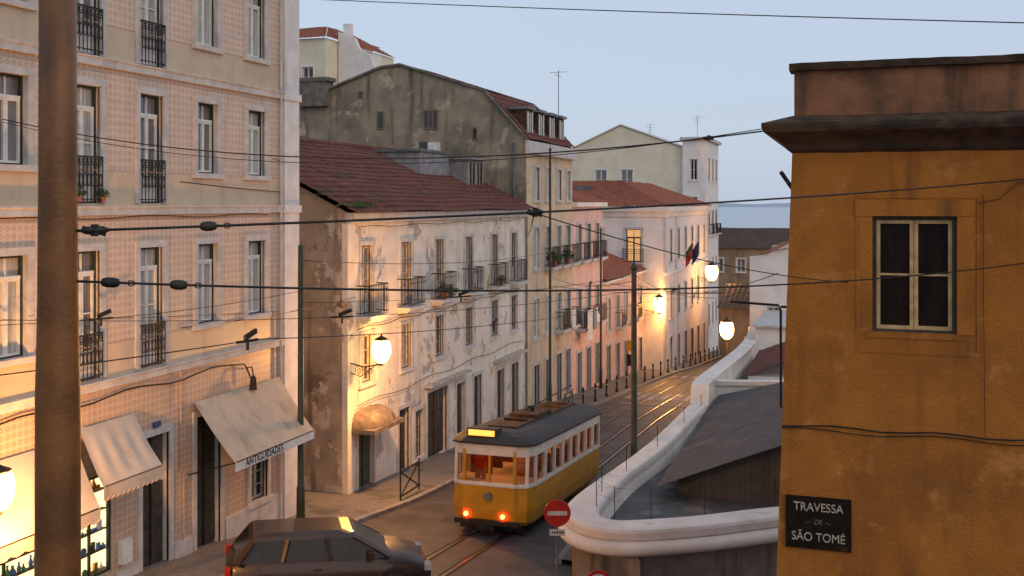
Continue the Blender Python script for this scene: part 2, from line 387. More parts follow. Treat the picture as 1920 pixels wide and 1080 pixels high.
def mark(x0,x1,y0,y1):
    mb.face([(x0,y0,g(y0)+.014),(x1,y0,g(y0)+.014),(x1,y1,g(y1)+.014),(x0,y1,g(y1)+.014)])
for i in range(9): mark(-12.3+i*.62,-12.3+i*.62+.34,55.8 if i%2 else 55.9,59.6)
for i in range(5): mark(-8.0,-7.88,37+i*3.2,38.6+i*3.2)
mark(-12.2,-8.3,53.6,53.95)
for a in (42,47): mark(-7.8,-7.1,a,a+.14)
mark(-7.2,-7.08,42,47)
for i in range(12): mark(-8.0,-7.88,62+i*3.2,63.6+i*3.2)
for i in range(7): mark(-12.2+i*.7,-11.9+i*.7,70,72)
structure('road_markings',mb,[PAINT])
# river and far shore
WAT,nt,b=newmat('hazy_river_water'); b.inputs['Base Color'].default_value=(.52,.57,.62,1); b.inputs['Roughness'].default_value=.6  # base colour paled to carry the distance haze over the water
bp=N(nt,'ShaderNodeBump'); bp.inputs['Strength'].default_value=.15; tc=N(nt,'ShaderNodeTexCoord').outputs['Object']
nt.links.new(noise(nt,tc,.02,4),bp.inputs['Height']); nt.links.new(bp.outputs[0],b.inputs['Normal'])
mb=MB(); mb.face([(-20000,170,-35),(20000,170,-35),(20000,12000,-35),(-20000,12000,-35)]); structure('river',mb,[WAT])
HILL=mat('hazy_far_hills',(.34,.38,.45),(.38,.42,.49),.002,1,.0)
mb=MB(); n=120; rr=[]
for i in range(n+1):
    x=-4000+i*90; hh=8+20*abs(math.sin(i*.13))+8*math.sin(i*.5)+R.uniform(-4,6)
    rr.append([(x,9400,-36),(x,9500,-36+12+hh*.6),(x,9900,-25+hh),(x,11500,-36)])
for a,b2 in zip(rr,rr[1:]):
    for k in range(3): mb.face([a[k],b2[k],b2[k+1],a[k+1]])
structure('far_shore_hills',mb,[HILL])
# ------------------------------------------------------------ azulejo apartment building (street corner)
cols=[23.7,21.55,19.45,17.4,15.4]
front=[]
for c in cols:
    dr=c in (19.45,17.4)
    for zt,zs,zd in ((5.6,3.8,3.06),(2.42,.72,0.0),(-.98,-2.9,-3.64)):
        h=round(zt-(zd if dr else zs),2)
        front.append((c,zd if dr else zs,.8,h,s_ld if dr else s_lw))
front+=[(19.6,-8.2,.95,3.0,s_dr),(21.6,-8.35,1.0,3.25,s_dr),(23.85,-7.8,.8,1.1,s_mw)]
shops=[(17.55,-7.75,1.25,2.1),(15.3,-7.75,2.1,1.65)]
T=thing('tiled_apartment_building','tall apartment house clad in patterned tiles with iron balconies','apartment building',(-15,12,g(12)))
lz=T.location.z
AZU=azulejo('azulejo_facade',(.62,.50,.39),(.62,.51,.42),(.49,.28,.19),.155,levels=[(a-lz,b-lz,-3.8-lz) for a,b in ((3.0,3.72),(-.1,.66),(-3.7,-2.98))])
mb=MB(); zb=-9.7; zt=8.5
wall_holes(mb,lambda u,z,o:(-15+o,u,z),2,25.7,zb,zt,[(c-w/2,c+w/2,z,z+h) for c,z,w,h,s in front]+[(c-w/2,c+w/2,z,z+h) for c,z,w,h in shops],.2,0,1)
mb.face([(-27,25.7,zb),(-15,25.7,zb),(-15,25.7,zt),(-27,25.7,zt)],2); mb.face([(-27,2,zb),(-15,2,zb),(-15,2,zt),(-27,2,zt)],2)
mb.face([(-27,2,zb),(-27,25.7,zb),(-27,25.7,zt),(-27,2,zt)],2); mb.face([(-27,2,zt),(-15,2,zt),(-15,25.7,zt),(-27,25.7,zt)],2)
wpart('wall',mb,[AZU,STONE,CREAMW],T)
for c,z,w,h,s in front: add_window(T,(-15,c,z),0,w,h,s,R.randrange(6))
for z in (2.93,-.16,-3.78,6.1):
    mb=MB(); mb.loft([[(-14.998,y,z-.09),(-14.90,y,z-.09),(-14.90,y,z+.05),(-14.86,y,z+.07),(-14.86,y,z+.1),(-14.998,y,z+.1)] for y in (2,24.95)]); wpart('string_course',mb,[STONE],T)
TBAND=mat('tile_border_band',(.44,.27,.19),(.50,.39,.31),9,.5,0)
for z in (3.73,.67,-2.97,2.72,-.38,-4.0):
    boxpart('tile_border',T,[TBAND],-15,2,z,-14.993,24.95,z+.035)
PIL=mat('white_corner_stone',(.66,.65,.65),(.56,.55,.55),2,.8,.2,streak=(.40,.38,.38),st=(.56,.8))
mb=MB(); mb.loft([[(-15.3,24.96-e,z),(-14.89+e,24.96-e,z),(-14.89+e,25.74+e,z),(-15.3,25.74+e,z)] for z,e in ((zb,0),(-.26,0),(-.26,.05),(-.06,.05),(-.06,0),(2.83,0),(2.83,.05),(3.03,.05),(3.03,0),(zt,0))]); wpart('corner_pilaster',mb,[PIL],T)
for a,b2 in ((2,14.0),(16.45,16.85),(18.25,18.95),(20.25,20.9),(22.3,24.95)): boxpart('stone_plinth',T,[STONE],-14.997,a,-9.5,-14.93,b2,-7.85)
mb=MB()
pts=[(-14.9,y,-4.05+.06*math.sin(y*2.1)) for y in [13+.5*i for i in range(21)]]+[(-14.9,23.1,-4.2),(-14.85,23.3,-4.6)]
mb.tube(pts,.02,6); wpart('wall_cable',mb,[IRON],T)
mb=MB(); mb.tube([(-14.93,y,-.30+.03*math.sin(y*1.7)) for y in [8+.6*i for i in range(28)]],.012,5); wpart('wall_cable',mb,[IRON],T)
mb=MB(); mb.tube([(-14.95,20.45,-3.9),(-14.95,20.45,-6.2),(-14.95,20.55,-6.3),(-14.95,20.55,-8.4)],.02,6); wpart('wall_cable',mb,[TBAND],T)
mb=MB(); mb.tube([(-14.9,24.8,8.4),(-14.9,24.8,-8.6)],.035,7); wpart('drainpipe',mb,[STONE],T)
boxpart('meter_box',T,[WHITEP],-14.99,18.35,-7.7,-14.85,18.65,-7.2); boxpart('house_number_plate',T,[mat('blue_enamel',(.05,.08,.22),None,5,.4,0)],-14.99,19.5,-5.02,-14.935,19.72,-4.90)
mb=MB(); mb.tube([(-14.98,23.2,-4.25),(-14.8,23.2,-4.2),(-14.75,23.2,-4.45)],.02,6); mb.tube([(-14.75,23.2,-4.42),(-14.75,23.2,-4.5),(-14.75,23.2,-4.78)],[.03,.08,.1],10); wpart('wall_light',mb,[IRON],T)
# shop windows with goods
SHOPG=emit('lit_shop_backing',(1,.72,.36),1.7,(.6,.5,.3))
goods=[mat('green_ceramic',(.08,.25,.12),None,8,.2,0),mat('blue_ceramic',(.1,.2,.4),None,8,.2,0),mat('brass',(.6,.4,.12),None,8,.3,0,metal=.8),WHITEP]
for k,(c,z,w,h) in enumerate(shops):
    a,b2=c-w/2,c+w/2; xb=-15.24
    mb=MB(); mb.face([(xb,a,z),(xb,b2,z),(xb,b2,z+h),(xb,a,z+h)],0)
    for q in ([(xb,a,z),(-15.0,a,z),(-15.0,a,z+h),(xb,a,z+h)],[(xb,b2-.004,z),(-15.16,b2-.004,z),(-15.16,b2-.004,z+h),(xb,b2-.004,z+h)]): mb.face([(p[0]-.001,p[1]+(.004 if p[1]==a else 0),p[2]) for p in q],0)
    for s in range(5):
        zz=z+.06+s*h/5; mb.box(xb+.002,a+.02,zz-.012,-15.09,b2-.02,zz,1)
        y=a+.08
        while y<b2-.08:
            q=R.uniform(.03,.075); hh=R.uniform(.08,.30); mi=R.choice([2,3,4,5,2,1]); x=-15.155+R.uniform(-.02,.01)
            if R.random()<.6: mb.tube([(x,y,zz),(x,y,zz+hh*.4),(x,y,zz+hh*.75),(x,y,zz+hh)],[q*.6,q,q*.35,q*.5],7,mi)
            elif R.random()<.5: mb.tube([(x-.01,y,zz+q*1.3),(x+.01,y,zz+q*1.3)],q*1.3,14,mi)
            else: mb.box(x-.03,y-q,zz,x+.02,y+q,zz+hh*.7,mi)
            y+=R.uniform(.10,.19)
    e=(-15.085,-15.03)
    mb.box(e[0],a,z,e[1],a+.06,z+h,6); mb.box(e[0],b2-.06,z,e[1],b2,z+h,6); mb.box(e[0],a+.06,z+h-.06,e[1],b2-.06,z+h,6); mb.box(e[0],a+.06,z,e[1],b2-.06,z+.06,6); mb.box(e[0],c-.02,z+.06,e[1],c+.02,z+h-.06,6)
    wpart('shop_window',mb,[SHOPG,WOODD]+goods+[DKGREEN],T,label='lit shop window full of antiques and ceramics')
# ------------------------------------------------------------ text
def text_mesh(s,size,mat_,ext=.004,sx=1):
    cu=bpy.data.curves.new('t','FONT'); cu.body=s; cu.size=size; cu.extrude=ext; cu.align_x='CENTER'; cu.align_y='CENTER'
    o=bpy.data.objects.new('t',cu); COL.objects.link(o); dg=bpy.context.evaluated_depsgraph_get(); dg.update()
    me=bpy.data.meshes.new_from_object(o.evaluated_get(dg)); bpy.data.objects.remove(o)
    for v in me.vertices: v.co.x*=sx
    me.materials.clear(); me.materials.append(mat_); return me
CLOTH=mat('weathered_awning_canvas',(.48,.40,.31),(.40,.33,.25),1.5,.9,.15,streak=(.27,.22,.17),st=(.50,.78))
CLOTH2=mat('grey_awning_canvas',(.44,.40,.35),(.38,.34,.30),1.5,.9,.15,streak=(.28,.25,.22),st=(.55,.8))
def awning(label,y0,y1,z0,yf0,yf1,xf,zf,val,scal,cm,txt=None,trim=False):
    A=thing('shop_awning',label,'awning',(-15,(y0+y1)/2,z0)); mb=MB(); n=24; m=8; G=[]
    for j in range(m+1):
        t=j/m; row=[]
        for i in range(n+1):
            s=i/n; a=y0+(y1-y0)*s; b_=yf0+(yf1-yf0)*s
            row.append((-14.9+(xf+14.9)*t,a+(b_-a)*t,z0+(zf-z0)*t-.05*math.sin(math.pi*t)*(1+.35*math.sin(s*26))))
        G.append(row)
    for j in range(m):
        for i in range(n): mb.face([G[j][i],G[j][i+1],G[j+1][i+1],G[j+1][i]])
    wpart('canopy_cloth',mb,[cm],A,True)
    mb=MB()
    K=48
    for i in range(K):
        s,t=i/K,(i+1)/K
        f=lambda q:(val+ (.05*abs(math.sin(q*math.pi*12)) if scal else 0))
        mb.face([(xf+.012,yf0+(yf1-yf0)*s,zf),(xf+.012,yf0+(yf1-yf0)*t,zf),(xf+.012,yf0+(yf1-yf0)*t,zf-f(t)),(xf+.012,yf0+(yf1-yf0)*s,zf-f(s))])
    wpart('valance',mb,[WHITEP if not scal else cm],A)
    if trim:
        mb=MB(); mb.tube([(xf+.016,yf0+(yf1-yf0)*i/K,zf-val-.05*abs(math.sin(i/K*math.pi*12))) for i in range(K+1)],.010,5); wpart('valance_trim',mb,[TBAND],A)
    mb=MB(); mb.tube([(-14.95,yf0+.05,zf-.4),(xf,yf0+.05,zf-.01),(xf,yf1-.05,zf-.01),(-14.95,yf1-.05,zf-.4)],.018,6)
    wpart('awning_frame',mb,[IRON],A)
    if txt:
        me=text_mesh(txt[0],txt[1],IRON,.003,txt[3]); l=A.location
        obj('lettering',me,A,(xf+.02-l.x,txt[2]-l.y,zf-val/2-l.z),(math.pi/2,0,math.pi/2))
    return A
awning('beige canvas shop awning lettered ANTIGUIDADES over a door',20.9,24.7,-4.7,20.7,24.35,-13.65,-5.98,.22,False,CLOTH,('ANTIGUIDADES',.24,21.95,.98))
awning('small grey awning with scalloped trimmed valance over shop window',17.1,18.75,-4.55,16.6,18.4,-13.9,-5.5,.24,True,CLOTH2,None,True)
awning('cream awning with scalloped edge over lit shop window',12.8,16.95,-4.7,12.6,16.45,-13.85,-5.85,.22,True,CLOTH2,None,True)
# ------------------------------------------------------------ crumbling white house
mc=[30.15,33.2,36.2,39.3,42.4,45.1]
front=[(c,-3.55,.85,2.2,s_mb) for c in mc]
front+=[(c,-5.75,.85,1.55,s_mw) for c in mc]
front+=[(30.1,-9.15,1.15,1.95,s_gd),(33.0,-9.3,.85,2.2,s_dr),(34.3,-9.1,.7,1.7,s_mw),(36.0,-9.45,1.9,2.5,s_dr),(38.4,-9.6,.9,2.5,s_dr),(40.3,-9.6,.9,2.5,s_dr),(43.2,-9.8,.95,2.5,s_dr),(45.2,-9.9,.95,2.6,s_dr)]
T=building('crumbling_house','crumbling house with peeling white plaster and wooden balcony doors',-25,-15,28.8,46.95,-.28,PLASTER,front,[],PLASTER_S,top=False)
facepart('gable_wall',T,[PLASTER_S],[(-25,28.8,-.28),(-15,28.8,-.28),(-20,28.8,2.2)]); facepart('gable_wall',T,[PLASTER_S],[(-25,46.9,-.28),(-15,46.9,-.28),(-20,46.9,2.2)])
mb=MB(); tiled(mb,(-14.55,28.55,-.30),(-14.55,46.95,-.30),(-20,46.95,2.32),(-20,28.55,2.32)); tiled(mb,(-25.4,28.55,-.35),(-25.4,46.95,-.35),(-20,46.95,2.30),(-20,28.55,2.30),.5,.8)
mb.tube([(-20,28.5,2.37),(-20,46.95,2.37)],.12,8)
wpart('roof',mb,[TILE],T)
mb=MB(); mb.loft([[(-15,y,-.62),(-14.85,y,-.62),(-14.85,y,-.47),(-14.72,y,-.47),(-14.72,y,-.3),(-15,y,-.3)] for y in (28.75,46.9)]); wpart('eaves_cornice',mb,[STONE],T)
boxpart('corner_quoin',T,[PLASTER],-15.15,28.76,-9.7,-14.95,29.15,-.63)
def dormer(T,xf,xb,y0,y1,z0,z1,roofm,wm,n=2):
    mb=MB(); mb.box(xb,y0,z0,xf,y1,z1,0)
    mb.box(xb-.1,y0-.12,z1,xf+.18,y1+.12,z1+.09,1)
    w=(y1-y0)/n
    for i in range(n):
        a=y0+i*w+.12; b_=y0+(i+1)*w-.12
        mb.box(xf,a,z0+.3,xf+.012,b_,z1-.12,2); mb.box(xf+.012,(a+b_)/2-.03,z0+.3,xf+.03,(a+b_)/2+.03,z1-.12,3)
        for q in (a-.05,b_): mb.box(xf,q,z0+.25,xf+.04,q+.05,z1-.1,3)
    return wpart('dormer',mb,[wm,roofm,GL_DK,OLDWHITE],T)
PZ=mat('pale_zinc',(.28,.28,.29),(.18,.18,.19),3,.6,.1)
dormer(T,-16.9,-19.5,44.2,46.2,.4,2.0,PZ,PZ)
mb=MB(); mb.box(-20.2,40.5,2.2,-17.6,44.0,2.32,0); mb.box(-20.1,40.6,1.2,-17.7,43.9,2.2,1); wpart('roof_light_box',mb,[GREYM,PZ],T)
SHELL=mat('rough_render_hood',(.19,.15,.12),(.12,.10,.08),3,.95,.7,15,patch=(.28,.22,.17),pt=(.55,.62),ps=2.5)
mb=MB(); rings=[]
for i in range(13):
    a=math.pi*i/12; rings.append([(-15+.8*math.cos(b_)*math.sin(a)**.5,30.1-1.1*math.cos(a)+.02*math.sin(i*2.3),-7.0+(.5+.02*math.sin(i*3))*math.sin(b_)*math.sin(a)**.5) for b_ in [math.pi/2*j/6 for j in range(7)]])
mb.loft(rings,0,False,(False,False)); wpart('door_hood',mb,[SHELL],T,True)
boxpart('door_hood_slab',T,[SHELL],-14.99,29.0,-7.15,-14.16,31.2,-7.01)
boxpart('shop_canopy',T,[OLDWHITE],-14.995,34.8,-6.72,-14.7,38.9,-6.64); boxpart('shop_canopy',T,[OLDWHITE],-14.995,42.3,-6.9,-14.65,46.2,-6.8)
mb=MB(); mb.tube([(-14.92,46.8,-.5),(-14.92,46.8,-9.9)],.05,8); wpart('drainpipe',mb,[GREYM],T)
for zc,am,fq,r in ((-3.95,.05,1.9,.015),(-.75,.03,1.3,.012),(-6.35,.06,1.1,.012)):
    mb=MB(); mb.tube([(-14.88,29.3+.8*i,zc+am*math.sin(i*fq)) for i in range(22)],r,5); wpart('wall_cable',mb,[IRON],T)
# ------------------------------------------------------------ tall gable building
fr=[]
for c in (48.6,50.6,52.6,54.4): fr+=[(c,.15,.8,1.6,s_cw),(c,-3.2,.85,2.0,s_cb if c>50 else s_cw),(c,-6.6,.85,1.9,s_cb if c>52 else s_cw),(c,-10.4,.9,2.5,s_dr)]
T=building('mossy_gable_house','tall cream house with huge mossy grey gable and red mansard roof',-30,-15,47,55.3,2.35,CREAMW,fr,[],MOSSWALL,top=False)
gp=[(-30,2.35),(-15,2.35),(-15,3.0),(-17.1,5.4),(-21.5,6.85),(-22.6,6.75),(-25.4,5.8),(-27.4,5.2),(-30,4.6)]
for y in (47,55.3): facepart('gable_wall',T,[MOSSWALL],[(x,y,z) for x,z in gp])
facepart('parapet_wall',T,[CREAMW],[(-15,47,2.35),(-15,55.3,2.35),(-15,55.3,3.0),(-15,47,3.0)])
mb=MB(); tiled(mb,(-14.9,47.1,3.02),(-14.9,55.3,3.02),(-17.1,55.3,5.42),(-17.1,47.1,5.42)); tiled(mb,(-17.1,46.95,5.42),(-17.1,55.3,5.42),(-21.5,55.3,6.87),(-21.5,46.95,6.87))
a=[(-21.5,6.88),(-22.6,6.78),(-25.4,5.83),(-27.4,5.23),(-30,4.63)]
for p,q in zip(a,a[1:]): mb.face([(p[0],46.9,p[1]),(q[0],46.9,q[1]),(q[0],55.3,q[1]),(p[0],55.3,p[1])],1)
wpart('roof',mb,[TILE,SLATE],T)
mb=MB(); cp=[(-14.9,3.0),(-17.1,5.43)]+gp[4:]
mb.loft([[(x,46.85,z-.05),(x,46.85,z+.06),(x,47.1,z+.06),(x,47.1,z-.05)] for x,z in cp]); wpart('verge_coping',mb,[CHIM],T)
for y in (48.3,50.2,52.1,54.0):
    mb=MB(); mb.box(-17.0,y-.5,3.1,-15.25,y+.5,4.55,0); mb.box(-17.3,y-.6,4.55,-15.1,y+.6,4.68,1); mb.box(-15.25,y-.3,3.35,-15.235,y+.3,4.4,2); mb.box(-15.235,y-.03,3.35,-15.21,y+.03,4.4,3); mb.box(-15.25,y+.3,3.3,-15.2,y+.4,4.45,3); mb.box(-15.25,y-.4,3.3,-15.2,y-.3,4.45,3)
    wpart('dormer',mb,[SOOT,GREYM,GL_DK,WHITEP],T)
mb=MB(); mb.loft([[(-15,y,2.36),(-14.7,y,2.36),(-14.7,y,2.55),(-14.85,y,2.6),(-14.85,y,2.98),(-15,y,2.98)] for y in (46.85,55.4)]); wpart('cornice',mb,[STONE],T)
mb=MB(); mb.loft([[(-26.25-.8*k,47-.4*k,z),(-26.25+.8*k,47-.4*k,z),(-26.25+.8*k,47+.4*k,z),(-26.25-.8*k,47+.4*k,z)] for z,k in ((4.9,1),(6.15,1),(6.15,1.15),(6.35,1.15))]); wpart('chimney',mb,[CHIM],T)
VG=mat('brick_vent_surround',(.22,.15,.11),(.15,.11,.08),8,.9,.3)
def vent(x,z,w,h,n=1):
    mb=MB(); mb.box(x-w/2,46.985,z,x+w/2,46.997,z+h,0)
    mb.box(x-w/2-.06,46.95,z-.08,x+w/2+.06,46.996,z-.001,1); mb.box(x-w/2-.06,46.95,z+h,x+w/2+.06,46.996,z+h+.06,1)
    mb.box(x-w/2-.06,46.95,z,x-w/2,46.996,z+h,1); mb.box(x+w/2,46.95,z,x+w/2+.06,46.996,z+h,1)
    for i in range(1,n): mb.box(x-w/2+w*i/n-.05,46.95,z,x-w/2+w*i/n+.05,46.98,z+h,1)
    wpart('gable_window',mb,[GL_DK,VG],T)
vent(-22.6,3.75,.25,.75); vent(-19.9,3.7,.65,.8,3); vent(-17.6,3.1,.14,.5); vent(-23.7,5.3,.15,.25)
boxpart('air_conditioner',T,[WHITEP],-19.9,46.6,2.5,-19.4,47,2.95); boxpart('gable_window',T,[GL_DK],-20.5,46.97,2.4,-19.95,46.99,3.0)
mb=MB(); mb.tube([(-15.6,46.9,2.9),(-15.6,46.9,.5),(-15.5,46.9,-.2)],.06,7); wpart('drainpipe',mb,[GREYM],T)
# ------------------------------------------------------------ pink houses
fr=[]
for c in (56.8,58.9,61.0): fr+=[(c,-3.2,.85,2.0,s_cb),(c,-7.0,.85,2.1,s_cb),(c,-10.9,.95,2.5,s_dr)]
T=building('pink_town_house','pink three storey house with iron balconies',-24,-15,55.32,62.4,-.2,PINKW,fr,[],PINKW)
boxpart('cornice',T,[WHITEW],-15.02,55.3,-.2,-14.7,62.5,.05)
mb=MB(); tiled(mb,(-14.75,55.35,.06),(-14.75,62.4,.06),(-18,62.4,1.0),(-18,55.35,1.0)); wpart('roof',mb,[TILE2],T)
fr=[]
for c in (64,66.6,69.2,71.8,74): fr+=[(c,-8.0,.9,2.0,s_cb if c in (66.6,71.8) else s_cw),(c,-11.6-(c-66)*.07,1.0,2.5,s_dr)]
T=building('low_pink_house','low pink two storey house with tiled lean-to roof',-20,-15,62.42,75,-4.85,PINKW,fr,[],PINKW)
mb=MB(); tiled(mb,(-14.7,62.45,-4.8),(-14.7,74.9,-4.8),(-19,74.9,-3.2),(-19,62.45,-3.2)); wpart('roof',mb,[TILE2],T)
boxpart('cornice',T,[WHITEW],-15,62.42,-5.0,-14.75,75,-4.86)
fr=[]
for c in (78,81.5,85,88.5,92,95.5): fr+=[(c,-4.4,1.0,2.4,s_cw),(c,-8.6,1.0,2.2,s_cw),(c,-13.2-(c-84)*.05,1.1,2.8,s_dr if c>84 else s_cw)]
T=building('white_mansion','off-white mansion with red hipped roof and flags',-28,-13.5,75.02,98,-.6,MANSW,fr,[(-15.7,-4.3,1.1,2.4,s_lit),(-18.6,-4.3,1.1,2.4,s_cw)],WHITEW)
mb=MB(); mb.loft([[(-28-e,75.02-e,z),(-13.5+e,75.02-e,z),(-13.5+e,98+e,z),(-28-e,98+e,z)] for z,e in ((-1.0,.1),(-.62,.2),(-.6,.35),(-.25,.4))]); wpart('cornice',mb,[WHITEW],T)
boxpart('string_course',T,[WHITEW],-13.499,75,-5.3,-13.35,98,-5.05)
for y in (75.0,80,97.3): boxpart('pilaster',T,[STONE],-13.499,y,-15,-13.4,y+.6,-5.31); boxpart('pilaster',T,[STONE],-13.499,y,-5.04,-13.4,y+.6,-1.01)
mb=MB(); tiled(mb,(-28.2,74.7,-.24),(-13.1,74.7,-.24),(-18,80,1.75),(-23.5,80,1.75),.35,.45,.05); tiled(mb,(-13.1,74.7,-.24),(-13.1,98.2,-.24),(-18,93,1.75),(-18,80,1.75),.35,.45,.05); tiled(mb,(-28.2,74.7,-.24),(-28.2,98.2,-.24),(-23.5,93,1.75),(-23.5,80,1.75),.5,.6); mb.face([(-18,80,1.78),(-23.5,80,1.78),(-23.5,93,1.78),(-18,93,1.78)])
wpart('roof',mb,[TILE2],T)
mb=MB(); mb.box(-21,78.0,.95,-19.6,79.2,1.35,0); wpart('roof_skylight',mb,[GREYM],T)
def flag(y,cols,label):
    F=thing('flag',label,'flag',(-13.35,y,-4.6),group='flags on the mansion front')
    mb=MB(); mb.tube([(-13.4,y,-4.6),(-12.1,y-.2,-2.9)],.03,6); wpart('flagpole',mb,[WHITEP],F)
    mb=MB(); n=10
    for i in range(n):
        for j in range(6):
            def P(i,j):
                s=i/n;t=j/6; return (-12.15-.5*s,y-.2+.10*math.sin(s*9+t*3),-3.0-.8*s-1.2*t)
            mb.face([P(i,j),P(i+1,j),P(i+1,j+1),P(i,j+1)],0 if (j if len(cols)>1 else 0)<2 else 1)
    wpart('flag_cloth',mb,cols if len(cols)>1 else cols*2,F,True)
RED=mat('red_cloth',(.22,.025,.02),None,5,.8,0); GRN=mat('green_cloth',(.015,.08,.035),None,5,.8,0); BLU=mat('dark_blue_cloth',(.02,.03,.08),None,5,.8,0)
flag(80,[GRN,RED],'green and red flag on slanted pole'); flag(83.2,[BLU],'dark blue flag on slanted pole')
# ------------------------------------------------------------ cream house behind
T=building('cream_gabled_house','large cream house with plain gable and few windows',-30,-16.1,100,118,4.6,CREAMY,[],[(-24.2,1.4,1.2,1.9,s_fw),(-21.6,1.4,1.2,1.9,s_fw)],CREAMY,zb=-18)
for y in (100,118): facepart('gable_wall',T,[CREAMY],[(-30,y,4.6),(-16.1,y,4.6),(-16.1,y,5.3),(-22.2,y,7.6),(-27.5,y,5.2),(-30,y,4.9)])
mb=MB(); rp=[(-15.9,5.3),(-22.2,7.65),(-27.5,5.25),(-30.2,4.95)]
mb.loft([[(x,99.8,z),(x,118,z),(x,118,z+.12),(x,99.8,z+.12)] for x,z in rp]); wpart('roof',mb,[WHITEW],T)
fr=[(c,z,1.0,2.2,s_cb if z==-3.0 else s_fw) for c in (101.8,104.5,107) for z in (2.2,-3.0,-7.5,-12)]
T=building('white_corner_house','narrow white corner house with iron balcony',-16.08,-13.9,99.5,109,6.0,WHITEW,fr,[(-15.0,2.2,.7,2.0,s_fw),(-15.0,-1.4,.7,2.0,s_fw)],WHITEW,zb=-18)
boxpart('cornice',T,[STONE],-16.3,99.2,6.0,-13.6,109.2,6.3)
# hilltop houses
T=building('yellow_hilltop_house','pale yellow house with small red roof on the hill',-52,-41,75,88,13.4,CREAMY,[],[(-42.6,9.5,1,1.6,s_fw),(-46,9.5,1,1.6,s_fw)],CREAMY,zb=-12)
mb=MB(); tiled(mb,(-52.2,74.7,13.4),(-40.8,74.7,13.4),(-43.5,80,15.2),(-50,80,15.2),.4,.5); tiled(mb,(-40.8,74.7,13.4),(-40.8,88,13.4),(-43.5,84,15.2),(-43.5,80,15.2),.4,.5); wpart('roof',mb,[TILE2],T)
T=building('white_hilltop_house','white house with stepped roof parapet on the hill',-40.9,-37.5,77,84,10.2,WHITEW,[],[],WHITEW,zb=-12)
mb=MB(); pp=[(-40.9,10.2),(-37.0,10.2),(-37.05,11.0),(-37.7,11.2),(-38.0,12.1),(-39.0,12.7),(-39.4,13.6),(-40.3,14.0),(-40.9,14.2)]
mb.loft([[(x,77.01,z) for x,z in pp],[(x,77.4,z) for x,z in pp]]); wpart('parapet_wall',mb,[WHITEW],T)
boxpart('chimney',T,[WHITEW],-40.7,77.5,10.2,-40.1,78.1,14.9); boxpart('upper_storey',T,[WHITEW],-40.5,78.5,10.2,-38.9,81,12.6)
mb=MB(); tiled(mb,(-40.3,78.2,13.1),(-38.4,78.2,12.5),(-38.6,80.2,13.2),(-40.3,80.2,13.8)); wpart('roof',mb,[TILE2],T)
# building closing the street
DARKROOF=mat('brown_mossy_roof_tiles',(.10,.065,.05),(.07,.05,.035),1.5,.9,.4)
BROWNW=mat('brown_stained_wall',(.36,.26,.17),(.24,.17,.115),.6,.95,.3,streak=(.14,.10,.07))
T=building('brown_roofed_house','long low house with dark brown tiled roof closing the street',-24,-2,126,138,-5.4,BROWNW,[],[(x,-8.2,1.0,1.6,s_fw) for x in (-16,-13.4,-10.8,-8.2)],BROWNW,zb=-20)
mb=MB(); tiled(mb,(-24,125.6,-5.4),(-2,125.6,-5.4),(-2,132,-3.1),(-24,132,-3.1),.4,.5,.05); mb.face([(-24,132,-3.1),(-2,132,-3.1),(-2,138.4,-5.4),(-24,138.4,-5.4)]); wpart('roof',mb,[DARKROOF],T)
T=building('brown_street_end_house','low ochre brown house at the bend of the street',-10.5,-5.8,84,97,-8.4,BROWNW,[],[(-8.1,-12.2,.9,1.5,s_fw)],BROWNW,zb=-17)
mb=MB(); tiled(mb,(-10.8,83.6,-8.4),(-5.5,83.6,-8.4),(-5.5,90,-6.9),(-10.8,90,-6.9),.4,.5,.05); wpart('roof',mb,[DARKROOF],T)
# ------------------------------------------------------------ right side: white house, lower roofs
T=building('white_side_house','plain white rendered house with sloped tile verge',-5.9,6,60,76,-4.6,WHITEW,[],[(-4.6,-6.9,.7,1.1,s_fw)],WHITEW,top=False,zb=-14)
for y in (60,76): facepart('gable_wall',T,[WHITEW],[(-5.9,y,-4.6),(6,y,-4.6),(6,y,-.6),(-3.0,y,-1.9),(-5.0,y,-2.9),(-5.9,y,-3.0)])
mb=MB(); tiled(mb,(-5.2,59.8,-2.85),(-5.2,76,-2.85),(6,76,-.4),(6,59.8,-.4),.3,.4); wpart('roof',mb,[TILE2],T)
T=building('white_annex','low white annex with flat roof beside the street',-4.9,4,52.5,59.9,-6.1,WHITEW,[],[],WHITEW,zb=-13)
boxpart('cornice',T,[STONE],-5.0,52.3,-6.1,4.2,60,-6.0)
# curved street wall
WALLW=mat('white_wall_coping',(.70,.65,.59),(.60,.55,.49),1.1,.9,.35,14,streak=(.42,.37,.32),st=(.58,.85),patch=(.46,.41,.36),pt=(.58,.75),ps=1.4,dist=.03)
WALLG=mat('grey_streaked_render',(.25,.21,.175),(.16,.135,.115),1.5,.95,.5,14,streak=(.085,.072,.06),st=(.45,.68))
path=[(3,26.6),(-.5,25.3),(-1.8,24.6),(-3.2,23.4),(-4.3,22.7),(-5.1,22.35),(-5.75,22.55),(-6.15,23.2),(-6.2,24.4),(-6.05,26.5),(-5.75,29),(-5.45,31.5),(-5.25,34),(-5.2,35.4)]
def smooth(p,n=3):
    for _ in range(n):
        q=[p[0]]
        for a,b_ in zip(p,p[1:]): q+=[tuple(a[i]*.75+b_[i]*.25 for i in range(len(a))),tuple(a[i]*.25+b_[i]*.75 for i in range(len(a)))]
        p=q+[p[-1]]
    return p
def ss(t): t=max(0,min(1,t)); return t*t*(3-2*t)
